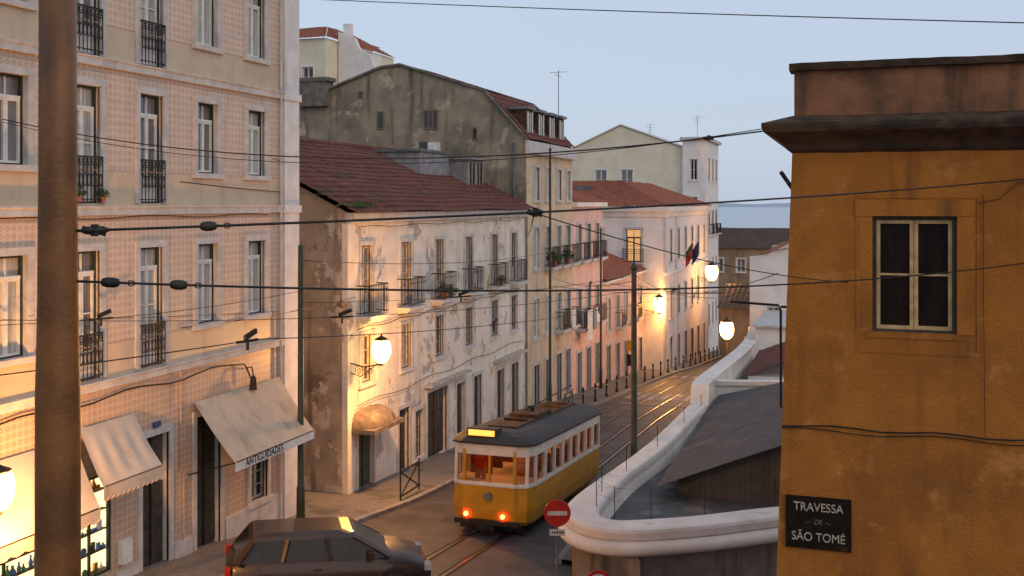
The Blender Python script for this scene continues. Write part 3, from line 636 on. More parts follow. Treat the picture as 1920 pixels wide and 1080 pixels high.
def wallrun(T,path,ztop,prof,zfun,name,mats,cap=True,jit=0,close=True,wf=None):
    rings=[]; ph=[R.uniform(0,6) for _ in prof]
    for k,p in enumerate(path):
        a=Vector(path[max(k-1,0)][:2]); b_=Vector(path[min(k+1,len(path)-1)][:2]); d=(b_-a).normalized(); n=Vector((-d.y,d.x))
        L_=k*.3; f=wf(p) if wf else 1
        rings.append([(p[0]+n.x*(o*f+jit*math.sin(L_*.9+ph[i])),p[1]+n.y*(o*f+jit*math.sin(L_*.9+ph[i])),(ztop(k,p)+z+jit*.8*math.sin(L_*.6+ph[i]*2)) if z>-2 else zfun(p)) for i,(o,z) in enumerate(prof)])
    mb=MB(); mb.loft(rings,0,close,(close,close)); return wpart(name,mb,mats,T,cap)
T=thing('curved_street_wall','curved rendered wall with thick rounded white coping beside the tram street','wall',(-5.5,24,g(24)))
sp=smooth(path)
ztp=lambda k,p:-7.08+(.28*ss((p[1]-28)/7) if p[0]<-5 else 0)
wfn=lambda p:1.0-.30*ss((p[1]-23.6)/4)*(1 if p[0]<-5 else 0)
wallrun(T,sp,ztp,[(-.16,-.50),(.20,-.50),(.20,-9),(-.16,-9)],lambda p:g(p[1])-.3,'wall',[WALLG],False)
wallrun(T,sp,ztp,[(-.34,-.14),(-.42,-.30),(-.50,-.60)],None,'inner_face',[WALLW],True,.006,False,wfn)
capprof=[(-.26,-.34),(-.40,-.30),(-.42,-.10),(-.40,-.02),(-.34,.012),(.26,.02),(.34,.0),(.37,-.06),(.37,-.20),(.34,-.24),(.20,-.26)]
wallrun(T,sp,ztp,capprof,None,'coping',[WALLW],False,.005,True,wfn)
bandp=[(.0,-.24),(.38,-.245),(.47,-.29),(.52,-.36),(.52,-.46),(.46,-.53),(.34,-.56),(.0,-.56)]
wallrun(T,sp,ztp,bandp,None,'moulded_band',[WALLW],True,.005,True,wfn)
p2=smooth([(-5.2,35.4),(-5.28,36.6),(-5.25,39),(-5.15,43),(-5.05,48),(-5.2,55),(-5.7,60)])
def zt2(k,p): return -6.85+.65*ss((p[1]-35.5)/.7)-max(0,p[1]-36)*.033
wallrun(T,p2,zt2,[(-.26,-.14),(.2,-.14),(.2,-9),(-.36,-9)],lambda p:g(p[1])-.3,'wall',[WALLW],False)
wallrun(T,p2,zt2,[(-.32,-.16),(-.34,-.02),(-.30,.01),(.24,.02),(.28,-.02),(.26,-.16)],None,'coping',[WALLW],False,.004)
mb=MB(); cx,cy=-4.75,22.28
arch=[(-.22,-.9)]+[(-.22*math.cos(math.pi*i/8),-.25+.22*math.sin(math.pi*i/8)) for i in range(9)]+[(.22,-.9)]
mb.loft([[(cx+a*.95*s,cy-o-a*.35,-7.5+z*s) for a,z in arch] for s,o in ((1.25,-.05),(1.25,.08),(1.0,.08),(1.0,.02))],0,True,(False,True)); wpart('arched_niche',mb,[WALLG],T)
TERR=mat('grey_terrace_screed',(.12,.11,.108),(.085,.08,.078),1.2,.9,.4,patch=(.17,.155,.145),pt=(.52,.66),ps=1.2)
mb=MB()
mb.face([(-6,22.9,-7.62),(-1.6,24.9,-7.6),(4,26.8,-7.6),(4,36,-7.6),(-5.2,36,-7.6),(-5.9,28,-7.6)]); mb.face([(-5.2,36,-8.2),(5,36,-8.2),(5,52,-8.2),(-5.1,52,-8.2)])
structure('terrace_floor',mb,[TERR])
PLANK=mat('grey_weathered_planks',(.11,.10,.092),(.09,.082,.076),2,.9,.2,streak=(.075,.068,.062),st=(.45,.7))
T=thing('corrugated_roof_shed','low plank shed with dark corrugated sloping roof','shed',(-3,27,-7.6))
mb=MB(); x=-4.5
while x<1.2:
    zt_=-7.12+(x+4.5)*.43; mb.box(x,27+R.uniform(0,.006),-7.62,x+.14,27.05,zt_-.06,0); x+=.145
wpart('plank_wall',mb,[PLANK],T); facepart('side_wall',T,[PLANK],[(1.2,27.06,-7.6),(1.2,37.5,-7.6),(1.2,37.5,-5.1),(1.2,27.06,-4.9)])
mb=MB(); tiled(mb,(-4.9,26.3,-7.26),(-4.85,38.0,-6.95),(1.4,38.0,-5.3),(1.4,26.3,-4.65),.2,1.6,.022,0,.010); wpart('roof',mb,[SLATE],T)
T=thing('cross_wall','white rendered wall crossing behind the shed','wall',(-3,38.3,-8.2)); mb=MB(); mb.loft([[(x,38.2-e,z),(x,38.5+e,z),(x,38.5+e,z+.15),(x,38.2-e,z+.15)] for x,z,e in ((-5.1,-6.62,.06),(3,-6.25,.06))]); wpart('coping',mb,[WALLW],T)
mb=MB(); mb.loft([[(x,38.22,-8.4),(x,38.48,-8.4),(x,38.48,z),(x,38.22,z)] for x,z in ((-5.1,-6.63),(3,-6.26))]); wpart('wall',mb,[WHITEW],T)
T=thing('red_roof_shed','low white shed with dark red roof','shed',(-3,44,-8.2)); mb=MB(); mb.box(-4.3,43,-8.3,1,50,-7.0,0); wpart('wall',mb,[WHITEW],T)
mb=MB(); tiled(mb,(-4.5,42.8,-7.05),(-4.5,50.2,-7.0),(1,50.2,-4.9),(1,42.8,-4.9)); wpart('roof',mb,[TILE],T)
T=thing('wire_fence','thin wire fence on iron posts above the wall','fence',(-4,24,-7.4)); mb=MB(); ends=[]
for p in sp[12::9]:
    mb.tube([(p[0]+.2,p[1]+.6,-7.5),(p[0]+.2,p[1]+.6,-6.4)],.010,5); ends.append((p[0]+.2,p[1]+.6))
for a,b_ in zip(ends,ends[1:]):
    for z in (-6.45,-6.75): mb.tube([(a[0],a[1],z),(b_[0],b_[1],z)],.003,4)
wpart('fence_posts_and_wire',mb,[IRON],T)
# ------------------------------------------------------------ ochre corner building
T=thing('ochre_corner_building','ochre rendered corner house tinted lamp-orange with sooty parapet','house',(-1,13.8,g(13.8)))
mb=MB(); x1=9; zt=.72; zb=-9
xl=lambda z:-.82-(.72-z)*.036
hx0,hx1,hz0,hz1=.15,1.13,-1.61,-.16
zs=[zb,-6,-4,hz0,hz1,zt]
for c,d in zip(zs,zs[1:]):
    for i,(a,b_) in enumerate(((None,hx0),(hx0,hx1),(hx1,x1))):
        if i==1 and c==hz0: continue
        mb.face([(xl(c) if a is None else a,13.8,c),(b_,13.8,c),(b_,13.8,d),(xl(d) if a is None else a,13.8,d)])
for p,q in (((hx0,hz0),(hx1,hz0)),((hx1,hz0),(hx1,hz1)),((hx1,hz1),(hx0,hz1)),((hx0,hz1),(hx0,hz0))): mb.face([(p[0],13.8,p[1]),(q[0],13.8,q[1]),(q[0],14.0,q[1]),(p[0],14.0,p[1])])
mb.face([(xl(zb),13.8,zb),(xl(zb),21,zb),(xl(zt),21,zt),(xl(zt),13.8,zt)]); mb.face([(xl(zb),21,zb),(x1,21,zb),(x1,21,zt),(xl(zt),21,zt)]); mb.face([(x1,13.8,zb),(x1,21,zb),(x1,21,zt),(x1,13.8,zt)])
wpart('wall',mb,[LAMP_OCHRE],T)
add_window(T,(.64,13.8,-1.61),-math.pi/2,.98,1.45,s_ow,0)
prof=[(0,.64),(.06,.68),(.10,.76),(.22,.84),(.34,.90),(.36,.96),(.36,1.01),(.0,1.12)]
def jig(a): return a+R.uniform(-.008,.008)
rings=[[(-.82-o,21+o,z) for o,z in prof],[(-.82-o,13.8-o,z) for o,z in prof]]
for i in range(1,30): rings.append([(-.82+(x1+.82)*i/30,13.8-jig(o),jig(z)) for o,z in prof])
rings.append([(x1,13.8-o,z) for o,z in prof])
mb=MB(); mb.loft(rings,0,True); wpart('cornice',mb,[SOOT],T)
mb=MB(); mb.box(-.80,13.84,1.0,x1,20.9,1.72,0); wpart('parapet',mb,[PARAP],T)
mb=MB(); nn=60; ring=[]
for i in range(nn+1):
    x=-.86+(x1+.9)*i/nn; e=R.uniform(-.006,.006); ring.append([(x,13.76+e,1.70+e*.5),(x,13.75+e,1.79+e),(x,14.2,1.83+e),(x,14.2,1.70)])
mb.loft(ring,0); wpart('parapet_coping',mb,[SOOT],T,False)
bd=.010
mb=MB()
pts=[(-.04,-1.87),(1.39,-1.87),(1.39,.10),(-.04,.10)]; inn=[(-.0,-1.83),(1.35,-1.83),(1.35,.06),(0,.06)]
mb.loft([[(x,13.802,z) for x,z in pts],[(x,13.80-bd,z) for x,z in pts],[(x,13.80-bd,z) for x,z in inn],[(x,13.802,z) for x,z in inn]],0,True,(False,False)); wpart('stucco_band',mb,[LAMP_OCHRE],T)
boxpart('window_sill',T,[LAMP_OCHRE],.08,13.785,-1.68,1.20,13.799,-1.635)
for pts_,r in (([(x,13.77,-2.84-.02*math.sin(x*5)) for x in [-.95+.3*i for i in range(33)]],.010),([(x,13.77,-2.89-.025*math.sin(x*4+1)) for x in [-.95+.3*i for i in range(33)]],.007),([(1.42,13.77,.1),(1.42,13.77,-1.0),(1.44,13.77,-2.85)],.004),([(1.37,13.77,-.0),(1.6,13.77,.05),(1.8,13.77,.25),(2.6,13.77,.3)],.005)):
    mb=MB(); mb.tube(pts_,r,5); wpart('wall_cable',mb,[IRON],T)
mb=MB(); mb.tube([(-.80,13.9,.15),(-.96,13.75,.40)],.028,8); wpart('pipe_stub',mb,[IRON],T)
mb=MB(); mb.tube([(-1.74,15,-1.40),(-1.08,15,-1.43),(-1.05,15,-1.5),(-1.05,15,-2.85),(-.93,15,-2.9)],.018,7); mb.tube([(-1.05,15,-1.45),(-.86,15,-1.45)],.018,6); wpart('iron_bracket',mb,[IRON],T)
SG=thing('street_name_sign','black enamel street name sign with white letters on ochre wall','sign',(-.50,13.79,-4.4))
BLK=mat('black_enamel',(.010,.007,.005),(.020,.012,.008),6,.7,.05,patch=(.05,.022,.012),pt=(.60,.68),ps=5,spec=.1)
LET=mat('worn_white_lettering',(.58,.50,.40),(.36,.29,.21),20,.6,.0)
LETF=mat('faded_lettering',(.26,.21,.15),(.10,.07,.05),20,.7,.0)
mb=MB(); mb.box(-.40,-.03,0,.40,.0,.66,0); lpart('sign_plate',mb,[BLK],SG)
for s,z,sz,sx,lm in (('TRAVESSA',.53,.155,.86,LET),('DE',.345,.09,.9,LETF),('SÃO TOMÉ',.15,.155,.86,LET)):
    obj('lettering',text_mesh(s,sz,lm,.003,sx),SG,(0,-.036,z),(math.pi/2,0,0))
for sx in (-1,1):
    mb=MB(); mb.tube([(sx*(.09+.009*k),-.034,.34+.012*math.sin(k*.9)) for k in range(9)],.003,5); lpart('scroll_ornament',mb,[LETF],SG)
# ------------------------------------------------------------ lamps
LAMPG=emit('sodium_lamp_glass',(1,.52,.12),14)
def lantern(wx,wy,z,reach,power,label,scale=1.0,post=False):
    T=thing('street_lantern',label,'street lamp',(wx,wy,z),group='glowing street lanterns')
    x=wx+reach; mb=MB()
    if not post:
        mb.beam((wx,wy,z+.55),(wx,wy,z-.75),.10,.03)
        mb.tube([(wx,wy,z-.45),(wx+reach*.5,wy,z-.55),(x,wy,z-.42)],.022,6)
        for cx,rr in ((.3,.16),(.65,.11)): mb.tube([(wx+reach*cx+rr*(1-k/26)*math.cos(k*.5),wy,z-.62-.05+rr*(1-k/26)*math.sin(k*.5)) for k in range(24)],.012,5)
        mb.tube([(wx,wy,z-.72),(wx+reach*.35,wy,z-.85),(wx+reach*.8,wy,z-.5)],.014,6)
        wpart('wall_bracket',mb,[IRON],T)
    else:
        gz=g(wy); mb.tube([(x,wy,gz),(x,wy,gz+.9),(x,wy,gz+1),(x,wy,z-.4)],[.11,.09,.06,.045],8); wpart('post',mb,[IRON],T)
    s=scale; hexr=lambda r,zz:[(x+r*s*math.cos(math.pi/3*k),wy+r*s*math.sin(math.pi/3*k),z+zz*s) for k in range(6)]
    mb=MB(); mb.loft([hexr(.06,-.40),hexr(.09,-.33)]); wpart('lantern_base',mb,[IRON],T)
    mb=MB(); mb.loft([hexr(.20,.255),hexr(.20,.275),hexr(.09,.33),hexr(.03,.36),hexr(.02,.42)]); wpart('lantern_cap',mb,[IRON],T)
    mb=MB(); mb.tube([(x,wy,z+zz*s) for zz in (-.33,-.29,-.2,-.05,.1,.2,.255)],[r*s for r in (.08,.13,.20,.24,.235,.21,.18)],16); wpart('lantern_glass',mb,[LAMPG],T,True)
    L=bpy.data.lights.new('lamp_glow','POINT'); L.energy=power; L.color=(1,.43,.11); L.shadow_soft_size=.15
    lo=bpy.data.objects.new('lamp_glow',L); lo.location=(reach+.26*s+.15 if not post else reach,0 if not post else -.26*s-.15,-.1); lo.parent=T; COL.objects.link(lo)
lantern(-15,28.95,-4.5,1.1,1250,'wrought iron wall lantern glowing orange on crumbling house',1.2)
lantern(-14.95,13.7,-4.75,1.35,1500,'glowing wall lantern on tiled apartment house beside awning',1.1)
lantern(-15,74.4,-7.25,1.3,950,'glowing wall lantern on low pink house',1.9)
lantern(-13.45,91.5,-6.0,1.2,1400,'glowing wall lantern on white mansion',2.3)
lantern(-7.2,61,-7.3,-.1,750,'glowing street lantern on short iron post',1.7,True)
# ------------------------------------------------------------ poles
POLEG=mat('green_pole_paint',(.045,.06,.04),(.03,.035,.025),3,.6,.15)
POLEB=mat('lamplit_brown_pole_paint',(.22,.09,.024),(.12,.05,.017),2.2,.42,.25,30,streak=(.05,.026,.014),st=(.42,.70),spec=.35)  # lamp glow on the pole is painted into this bright orange-brown
px,py,_=site(-2.62,6,0)
T=thing('tram_pole','thick steel tram pole tinted by lamp glow, holding span wires','pole',(px,py,g(py)))
mb=MB(); z0=g(py); mb.tube([(px,py,z0),(px,py,z0+1),(px,py,-1.1),(px,py,-.95),(px,py,-.55),(px,py,.2),(px,py,2.5)],[.14,.135,.122,.118,.110,.104,.098],24); wpart('shaft',mb,[POLEB],T,True)
def streetpole(x,y,zt,r,label,fin=True):
    T=thing('tram_pole',label,'pole',(x,y,g(y)),group='slim green tram poles'); mb=MB(); z0=g(y)
    mb.tube([(x,y,z0),(x,y,z0+1.2),(x,y,z0+1.25),(x,y,zt-.35),(x,y,zt-.34),(x,y,zt)],[r*1.35,r*1.25,r,r*.8,r*.8,r*.75],12); wpart('shaft',mb,[POLEG],T,True)
    if fin: mb=MB(); mb.tube([(x,y,zt),(x,y,zt+.05),(x,y,zt+.12),(x,y,zt+.3)],[r*1.1,r*1.2,r*.5,.01],10); wpart('finial',mb,[POLEG],T,True)
    return T
streetpole(-6.35,30.4,-1.95,.10,'slim green tram pole beside the curved wall')
streetpole(-13.9,24.1,-1.1,.085,'slim green tram pole at the pavement edge',False)
streetpole(-14.5,49.3,2.6,.07,'slim green tram pole against cream facade')
streetpole(-14.4,59.5,-1.6,.07,'slim green tram pole against pink facade')
# ------------------------------------------------------------ wires
def wire(p,q,sag,r,label='black overhead tram wire',fit=(),n=24):
    p=Vector(p);q=Vector(q)
    def at(t): v=p.lerp(q,t); v.z-=4*sag*t*(1-t); return v
    T=thing('overhead_wire',label,'wire',tuple(p),group='overhead wires over the street')
    mb=MB(); mb.tube([at(i/n) for i in range(n+1)],r,6); wpart('cable',mb,[IRON],T,True)
    for kind,t in fit:
        a=at(t-.006) ; b_=at(t+.006); c=at(t); d=(b_-a).normalized()
        if kind=='ins':
            s=.045; mb=MB(); mb.tube([c-d*s*1.2,c-d*s,c-d*s*.4,c+d*s*.4,c+d*s,c+d*s*1.2],[.008,.024,.031,.031,.024,.008],10); wpart('insulator',mb,[IRON],T,True)
            mb=MB(); e=c+d*.12; mb.tube([e+d*.022*math.cos(k*.8)+Vector((0,0,.016*math.sin(k*.8))) for k in range(9)],.004,5); wpart('wire_ring',mb,[IRON],T)
        if kind=='hub':
            mb=MB(); mb.tube([c-d*.08,c-d*.045,c+d*.045,c+d*.08],[.01,.024,.024,.01],8); mb.tube([c+Vector((0,0,.035)),c-Vector((0,0,.035))],.022,8); mb.beam(c-d*.07+Vector((0,0,.02)),c+d*.06-Vector((0,0,.03)),.015,.02); wpart('wire_clamp',mb,[IRON],T)
        if kind=='hang':
            mb=MB(); u=Vector((0,0,1)); mb.beam(c-d*.3,c+d*.3,.04,.04); mb.beam(c-d*.08+u*.05,c+d*.25+u*.15,.05,.08); mb.beam(c,c-u*.15,.03,.04); wpart('wire_hanger',mb,[IRON],T)
wire(site(-2.52,6,-.16),site(6.27,12.45,.30),.06,.0085,'thick black span wire from pole to ochre house',[('ins',.072),('hub',.307),('hub',.010)])
wire(site(-2.52,6,-.45),site(6.27,12.45,-.70),.17,.0075,'thick black span wire from pole to ochre house',[('ins',.055),('ins',.018)])
wire(site(.17,8.0,-.075),site(4.25,13.15,-1.0),.10,.005)
wire(site(-9.4,19.2,1.55),site(3.2,13.3,.92),.52,.010,'thin sagging cable strung to the ochre cornice',[('hub',.95)])
wire(site(-9.4,19.2,1.50),site(3.2,13.3,.95),.60,.006,'thin sagging cable strung to the ochre cornice')
wire(site(-4.4,20,3.95),site(6.6,13,2.25),.03,.008,'single high wire crossing the sky')
wire((-15,15.2,-2.15),(-6.35,30.4,-2.6),.30,.007,fit=[('hang',.42)])
wire((-13.9,24.1,-2.6),(-6.35,30.4,-2.15),.2,.007,fit=[('hang',.45)])
wire((-15,14.6,-2.2),(-13.9,24.1,-2.3),.15,.007,fit=[('hang',.3)])
wire((-15,13.6,-2.0),(-15,29.2,-3.2),.1,.006)
wire((-13.9,24.1,-1.5),(-14.4,59.5,-2.0),.6,.01)
wire((-14.5,49.3,-3.6),(-6.35,30.4,-2.3),.3,.01,fit=[('hang',.6)])
wire((-14.4,59.5,-4.6),(-6.0,60,-5.0),.3,.012,fit=[('hang',.5)])
wire(site(-2.52,6,-.45),(-14.95,16.6,-2.1),.1,.005)
wire((-6.35,30.4,-2.1),(-1.0,13.7,-.9),.4,.006)
wire((-6.35,30.4,-2.4),(-6.0,60,-5.2),.3,.009)
wire(site(.17,8.0,-.08),(-14.95,46.5,-.6),.5,.006)
wire((-15,20.5,.5),(-14.7,46.8,1.0),.5,.010)
wire((-15,24.5,1.2),(-14.7,46.8,.6),.4,.008)
wire((-15,20.5,-2.9),(-14.8,29,-2.9),.1,.008)
YY=[3,15,27,39,51,63,78,95,112]
for a,b_ in zip(YY,YY[1:]): wire((trackx(a),a,g(a)+5.6),(trackx(b_),b_,g(b_)+5.6),.05,.009,'tram contact wire above the rails',[('hang',.97)] if a<60 else [],8)
for yy in (51,78,95): wire((-14.9,yy,g(yy)+6.1),(-5.9,yy,g(yy)+6.0),.2,.012)
def antenna(x,y,z,h,label,arms=4):
    T=thing('tv_antenna',label,'antenna',(x,y,z)); mb=MB(); mb.tube([(x,y,z),(x,y,z+h)],.022,5)
    for k in range(arms): mb.tube([(x-.5+.1*k,y,z+h-.25*k-.1),(x+.5-.1*k,y,z+h-.25*k-.1)],.012,4)
    mb.tube([(x,y-.6,z+h-.3),(x,y+.6,z+h-.3)],.012,4); wpart('mast_and_arms',mb,[GREYM],T)
antenna(-15.7,55.0,3.0,4.3,'tall thin roof antenna mast',1); antenna(-14.9,101,6.3,2.2,'roof television antenna on white house'); antenna(-19.5,101,6.4,1.4,'roof television antenna on cream house'); antenna(-46.5,79,14.5,2.5,'thin roof antenna on yellow house',2)
# ------------------------------------------------------------ tram
YEL=mat('tram_yellow_paint',(.56,.27,.018),(.46,.215,.017),2,.4,.0,coat=.2,streak=(.28,.13,.022),st=(.55,.85))
TWH=mat('tram_white_paint',(.68,.64,.58),(.58,.54,.48),3,.4,.0,streak=(.40,.36,.31),st=(.60,.85))
TROOF=mat('tram_roof_grey',(.05,.046,.044),(.035,.033,.032),3,.7,.1)
TG,nt,b=newmat('tram_window_glass'); tr=N(nt,'ShaderNodeBsdfTransparent'); gl=N(nt,'ShaderNodeBsdfGlossy'); gl.inputs['Roughness'].default_value=.05; mx=N(nt,'ShaderNodeMixShader'); mx.inputs[0].default_value=.12
tr.inputs[0].default_value=(.66,.56,.48,1)
nt.links.new(tr.outputs[0],mx.inputs[1]); nt.links.new(gl.outputs[0],mx.inputs[2]); nt.links.new(mx.outputs[0],nt.nodes['Material Output'].inputs[0])
WARM=emit('warm_ceiling_lamp',(1,.5,.18),6); TAIL=emit('red_tail_light',(1,.06,.02),22); DEST=emit('lit_destination_glass',(1,.42,.07),1.8)
SEAT=mat('brown_leather_seat',(.14,.05,.02),None,5,.5,0); WOODI=mat('varnished_wood_interior',(.24,.08,.025),(.17,.055,.02),3,.4,0)
ty=26.1; tilt=-math.atan(.075); TM=thing('tram','vintage yellow and white tram with dark roof running down the rails','tram',(TX,ty,g(ty)-.05),rot=(tilt,0,0))
Lh=8.3
def plan(k=1,z=0,e=0):
    base=[(-.74,0),(.74,0),(1.04,.16),(1.15,.55),(1.15,Lh-.55),(1.04,Lh-.16),(.74,Lh),(-.74,Lh),(-1.04,Lh-.16),(-1.15,Lh-.55),(-1.15,.55),(-1.04,.16)]
    return [(x*k,(y-Lh/2)*(1-(1-k)*.32)+Lh/2,z) for x,y in base]
mb=MB(); mb.loft([plan(.92,.32),plan(.97,.42),plan(1.0,.70),plan(1.0,1.34)],0,True,(True,False)); lpart('lower_body',mb,[YEL],TM)
mb=MB(); mb.loft([plan(1.015,1.32),plan(1.02,1.36),plan(1.015,1.42)],0,True,(True,True)); lpart('belt_rail',mb,[TWH],TM)
mb=MB()
def post(x,y,w=.07,m=0): mb.box(x-w/2,y-w/2,1.40,x+w/2,y+w/2,2.28,m)
for (x,y,_) in plan(1,0): post(x*.972,(y-Lh/2)*.990+Lh/2,.085,1 if (y<.1 or y>Lh-.1) else 0)
post(0,.04,.06,1); post(0,Lh-.04,.06,1)
nw=8
for i in range(1,nw):
    y=.55+(Lh-1.1)*i/nw; post(1.11,y,.12); post(-1.11,y,.12)
mb.loft([plan(.995,2.14),plan(1.0,2.44)],0,True,(False,False)); mb.loft([plan(.95,2.14),plan(.955,2.44)],0,True,(False,False)); mb.loft([plan(.95,2.14),plan(.995,2.14)],0,True,(False,False))
lpart('window_posts',mb,[TWH,YEL],TM)
for i in range(12):
    a=plan(.962,1.40)[i]; c=plan(.962,1.40)[(i+1)%12]
    mb=MB(); mb.face([a,c,(c[0],c[1],2.20),(a[0],a[1],2.20)]); lpart('window',mb,[TG],TM)
mb=MB(); mb.loft([plan(1.05,2.42),plan(1.06,2.47),plan(1.0,2.56),plan(.88,2.65),plan(.66,2.72),plan(.3,2.75)],0); lpart('roof',mb,[TROOF],TM,smooth=False)
mb=MB(); mb.box(-.42,1.0,2.73,.42,Lh-1,2.79)
mb.box(-.42,2.9,2.79,.42,4.4,2.90)
for y in (2.2,5.6,6.6): mb.box(-.34,y-.05,2.79,.34,y+.05,2.87)
lpart('roof_walkway',mb,[SOOT],TM)
mb=MB(); mb.tube([(0,3.7,2.9),(0,3.7,3.05)],.10,8); mb.tube([(0,3.9,3.03),(.0,8.1,3.25)],.024,6); mb.tube([(0,3.6,3.05),(0,3.2,3.08),(.1,2.9,3.04)],.04,6); mb.sphere((0,8.15,3.26),.05,8); lpart('trolley_pole',mb,[IRON],TM)
mb=MB(); mb.loft([[(x,.02,2.58),(x,.5,2.58),(x,.5,2.83),(x,.02,2.83)] for x in (-.66,.16)]); lpart('destination_box',mb,[TROOF],TM)
mb=MB(); mb.box(-.62,.005,2.64,.12,.019,2.79); lpart('destination_glass',mb,[DEST],TM)
for x in (-.62,.42):
    mb=MB(); mb.tube([(x,-.05,.56),(x,-.01,.56)],.065,12); lpart('tail_light',mb,[TAIL],TM)
mb=MB(); mb.tube([(.0,-.09,1.06),(0,0,1.06)],.11,14); lpart('headlight',mb,[GREYM],TM)
mb=MB(); mb.box(-.9,-.16,.34,.9,-.02,.46); lpart('bumper',mb,[IRON],TM); mb=MB(); mb.box(-.8,Lh+.01,.34,.8,Lh+.13,.46); lpart('bumper',mb,[IRON],TM)
mb=MB(); mb.box(-.25,-.2,.20,.25,-.05,.335); lpart('coupler',mb,[IRON],TM)
mb=MB(); mb.box(-.9,.3,.12,.9,.36,.32); lpart('lifeguard_board',mb,[IRON],TM)
mb=MB(); mb.box(-.95,2.1,.26,.95,6.2,.315); mb.box(-.95,2.4,.16,-.87,3.2,.259); mb.box(.87,2.4,.16,.95,3.2,.259); lpart('truck_frame',mb,[IRON],TM)
for y in (2.7,5.5):
    for x in (-.45,.45):
        mb=MB(); mb.tube([(x-.08,y,.33),(x-.06,y,.33),(x-.06,y,.33),(x+.05,y,.33)],[.36,.36,.33,.33],18); lpart('wheel',mb,[STEEL],TM)
mb=MB(); mb.face([(-1.05,.2,.76),(1.05,.2,.76),(1.05,Lh-.2,.76),(-1.05,Lh-.2,.76)]); lpart('floor',mb,[WOODI],TM)
mb=MB(); mb.face([(-1.05,.2,2.43),(1.05,.2,2.43),(1.05,Lh-.2,2.43),(-1.05,Lh-.2,2.43)]); lpart('ceiling',mb,[mat('cream_ceiling',(.5,.36,.20),None,3,.6,0)],TM)
for i in range(5):
    y=1.8+i*1.0
    for x in (-.72,.72):
        mb=MB(); mb.loft([[(x+sx*.34,yy_,zz_) for yy_,zz_ in ((y,.77),(y,1.18),(y+.36,1.18),(y+.38,1.60),(y+.46,1.60),(y+.44,.77))] for sx in (-1,1)]); lpart('seat',mb,[SEAT],TM)
for (x0,y) in ((-1.0,1.25),(.35,1.25),(-1.0,Lh-1.3),(.35,Lh-1.3)): mb=MB(); mb.box(x0,y,.77,x0+.65,y+.05,2.4); lpart('partition',mb,[WOODI],TM)
for y in (.6,2.2,3.8,5.4,7.2):
    mb=MB(); mb.box(-.12,y-.12,2.38,.12,y+.12,2.42); lpart('ceiling_lamp',mb,[WARM],TM)
for y in (.7,3.2,6.0):
    L=bpy.data.lights.new('tram_interior_light','POINT'); L.energy=18; L.color=(1,.34,.09); L.shadow_soft_size=.1
    lo=bpy.data.objects.new('tram_interior_light',L); lo.location=(0,y,2.2); lo.parent=TM; COL.objects.link(lo)
def make_person(loc,m,m2,label,rz=0):
    P=thing('person',label,'person',loc,rot=(0,0,rz)); P.scale=(.95,.95,.95)
    def skin(name,V,E,Rr,mm):
        me=bpy.data.meshes.new(name); me.from_pydata(V,E,[]); ob=obj(name,me,P); ob.modifiers.new('skin','SKIN')
        sv=ob.data.skin_vertices[0].data
        for i,r in enumerate(Rr): sv[i].radius=(r,r)
        sv[0].use_root=True
        s=ob.modifiers.new('sub','SUBSURF'); s.levels=2; s.render_levels=2; ob.data.materials.append(mm)
    V=[(0,0,.92),(0,0,1.12),(0,0,1.36),(0,0,1.47),(0,-.01,1.55),(0,-.01,1.66),(.19,0,1.38),(.25,.0,1.10),(.22,-.16,.95),(-.19,0,1.38),(-.25,.0,1.10),(-.2,-.18,1.02),(.1,0,.86),(.11,-.02,.47),(.11,0,.08),(.11,-.14,.04),(-.1,0,.86),(-.11,-.02,.47),(-.11,0,.08),(-.11,-.14,.04)]
    E=[(0,1),(1,2),(2,3),(3,4),(4,5),(2,6),(6,7),(7,8),(2,9),(9,10),(10,11),(0,12),(12,13),(13,14),(14,15),(0,16),(16,17),(17,18),(18,19)]
    skin('body',V,E,[.13,.115,.13,.055,.082,.08,.055,.042,.033,.055,.042,.033,.085,.06,.042,.033,.085,.06,.042,.033],m2)
    J=[0,1,2,6,7,9,10]; Vj=[V[i] for i in J]+[(.235,-.08,1.02),(-.225,-.09,1.06)]
    skin('jacket',Vj,[(0,1),(1,2),(2,3),(3,4),(4,7),(2,5),(5,6),(6,8)],[.155,.145,.16,.075,.06,.075,.06,.05,.05],m)
    mb=MB(); mb.sphere((0,.015,1.69),.108,12,0,1.0); lpart('hair',mb,[mat('dark_hair',(.03,.02,.015),None,8,.6,0)],P,smooth=True)
SKIN=mat('skin',(.45,.25,.17),None,5,.6,0)
make_person((TX-.42,ty+.62,g(ty)+.67),mat('red_jacket_cloth',(.60,.06,.02),(.5,.05,.02),4,.8,0),SKIN,'person in red jacket standing inside the tram')
make_person((TX+.35,ty+3.5,g(ty)+.44),mat('brown_coat_cloth',(.18,.10,.05),None,4,.8,0),SKIN,'person in brown coat standing inside the tram',2.5)
# ------------------------------------------------------------ car
CARP=mat('dark_car_paint',(.028,.016,.012),(.022,.013,.010),2,.42,0,coat=.25,spec=.3,patch=(.04,.03,.024),pt=(.55,.7),ps=1.5)
RUB=mat('tyre_rubber',(.02,.02,.02),None,5,.8,.1); ALU=mat('wheel_alloy',(.14,.14,.14),None,5,.5,0,metal=.7)
cx,cy,_=site(-3.95,22.2,0)
T=thing('car','dark hatchback car driving down the street','car',(cx,cy,g(cy+.2)),rot=(-.03,0,-math.radians(57))); T.scale=(1.03,1.03,1.03)
def sec(y,zb,zt,w,crown=.04):
    return [(-w*.90,y,zb),(-w*.98,y,zb+.12),(-w,y,zb+(zt-zb)*.55),(-w*.95,y,zt-.05),(-w*.86,y,zt),(0,y,zt+crown),(w*.86,y,zt),(w*.95,y,zt-.05),(w,y,zb+(zt-zb)*.55),(w*.98,y,zb+.12),(w*.90,y,zb)]
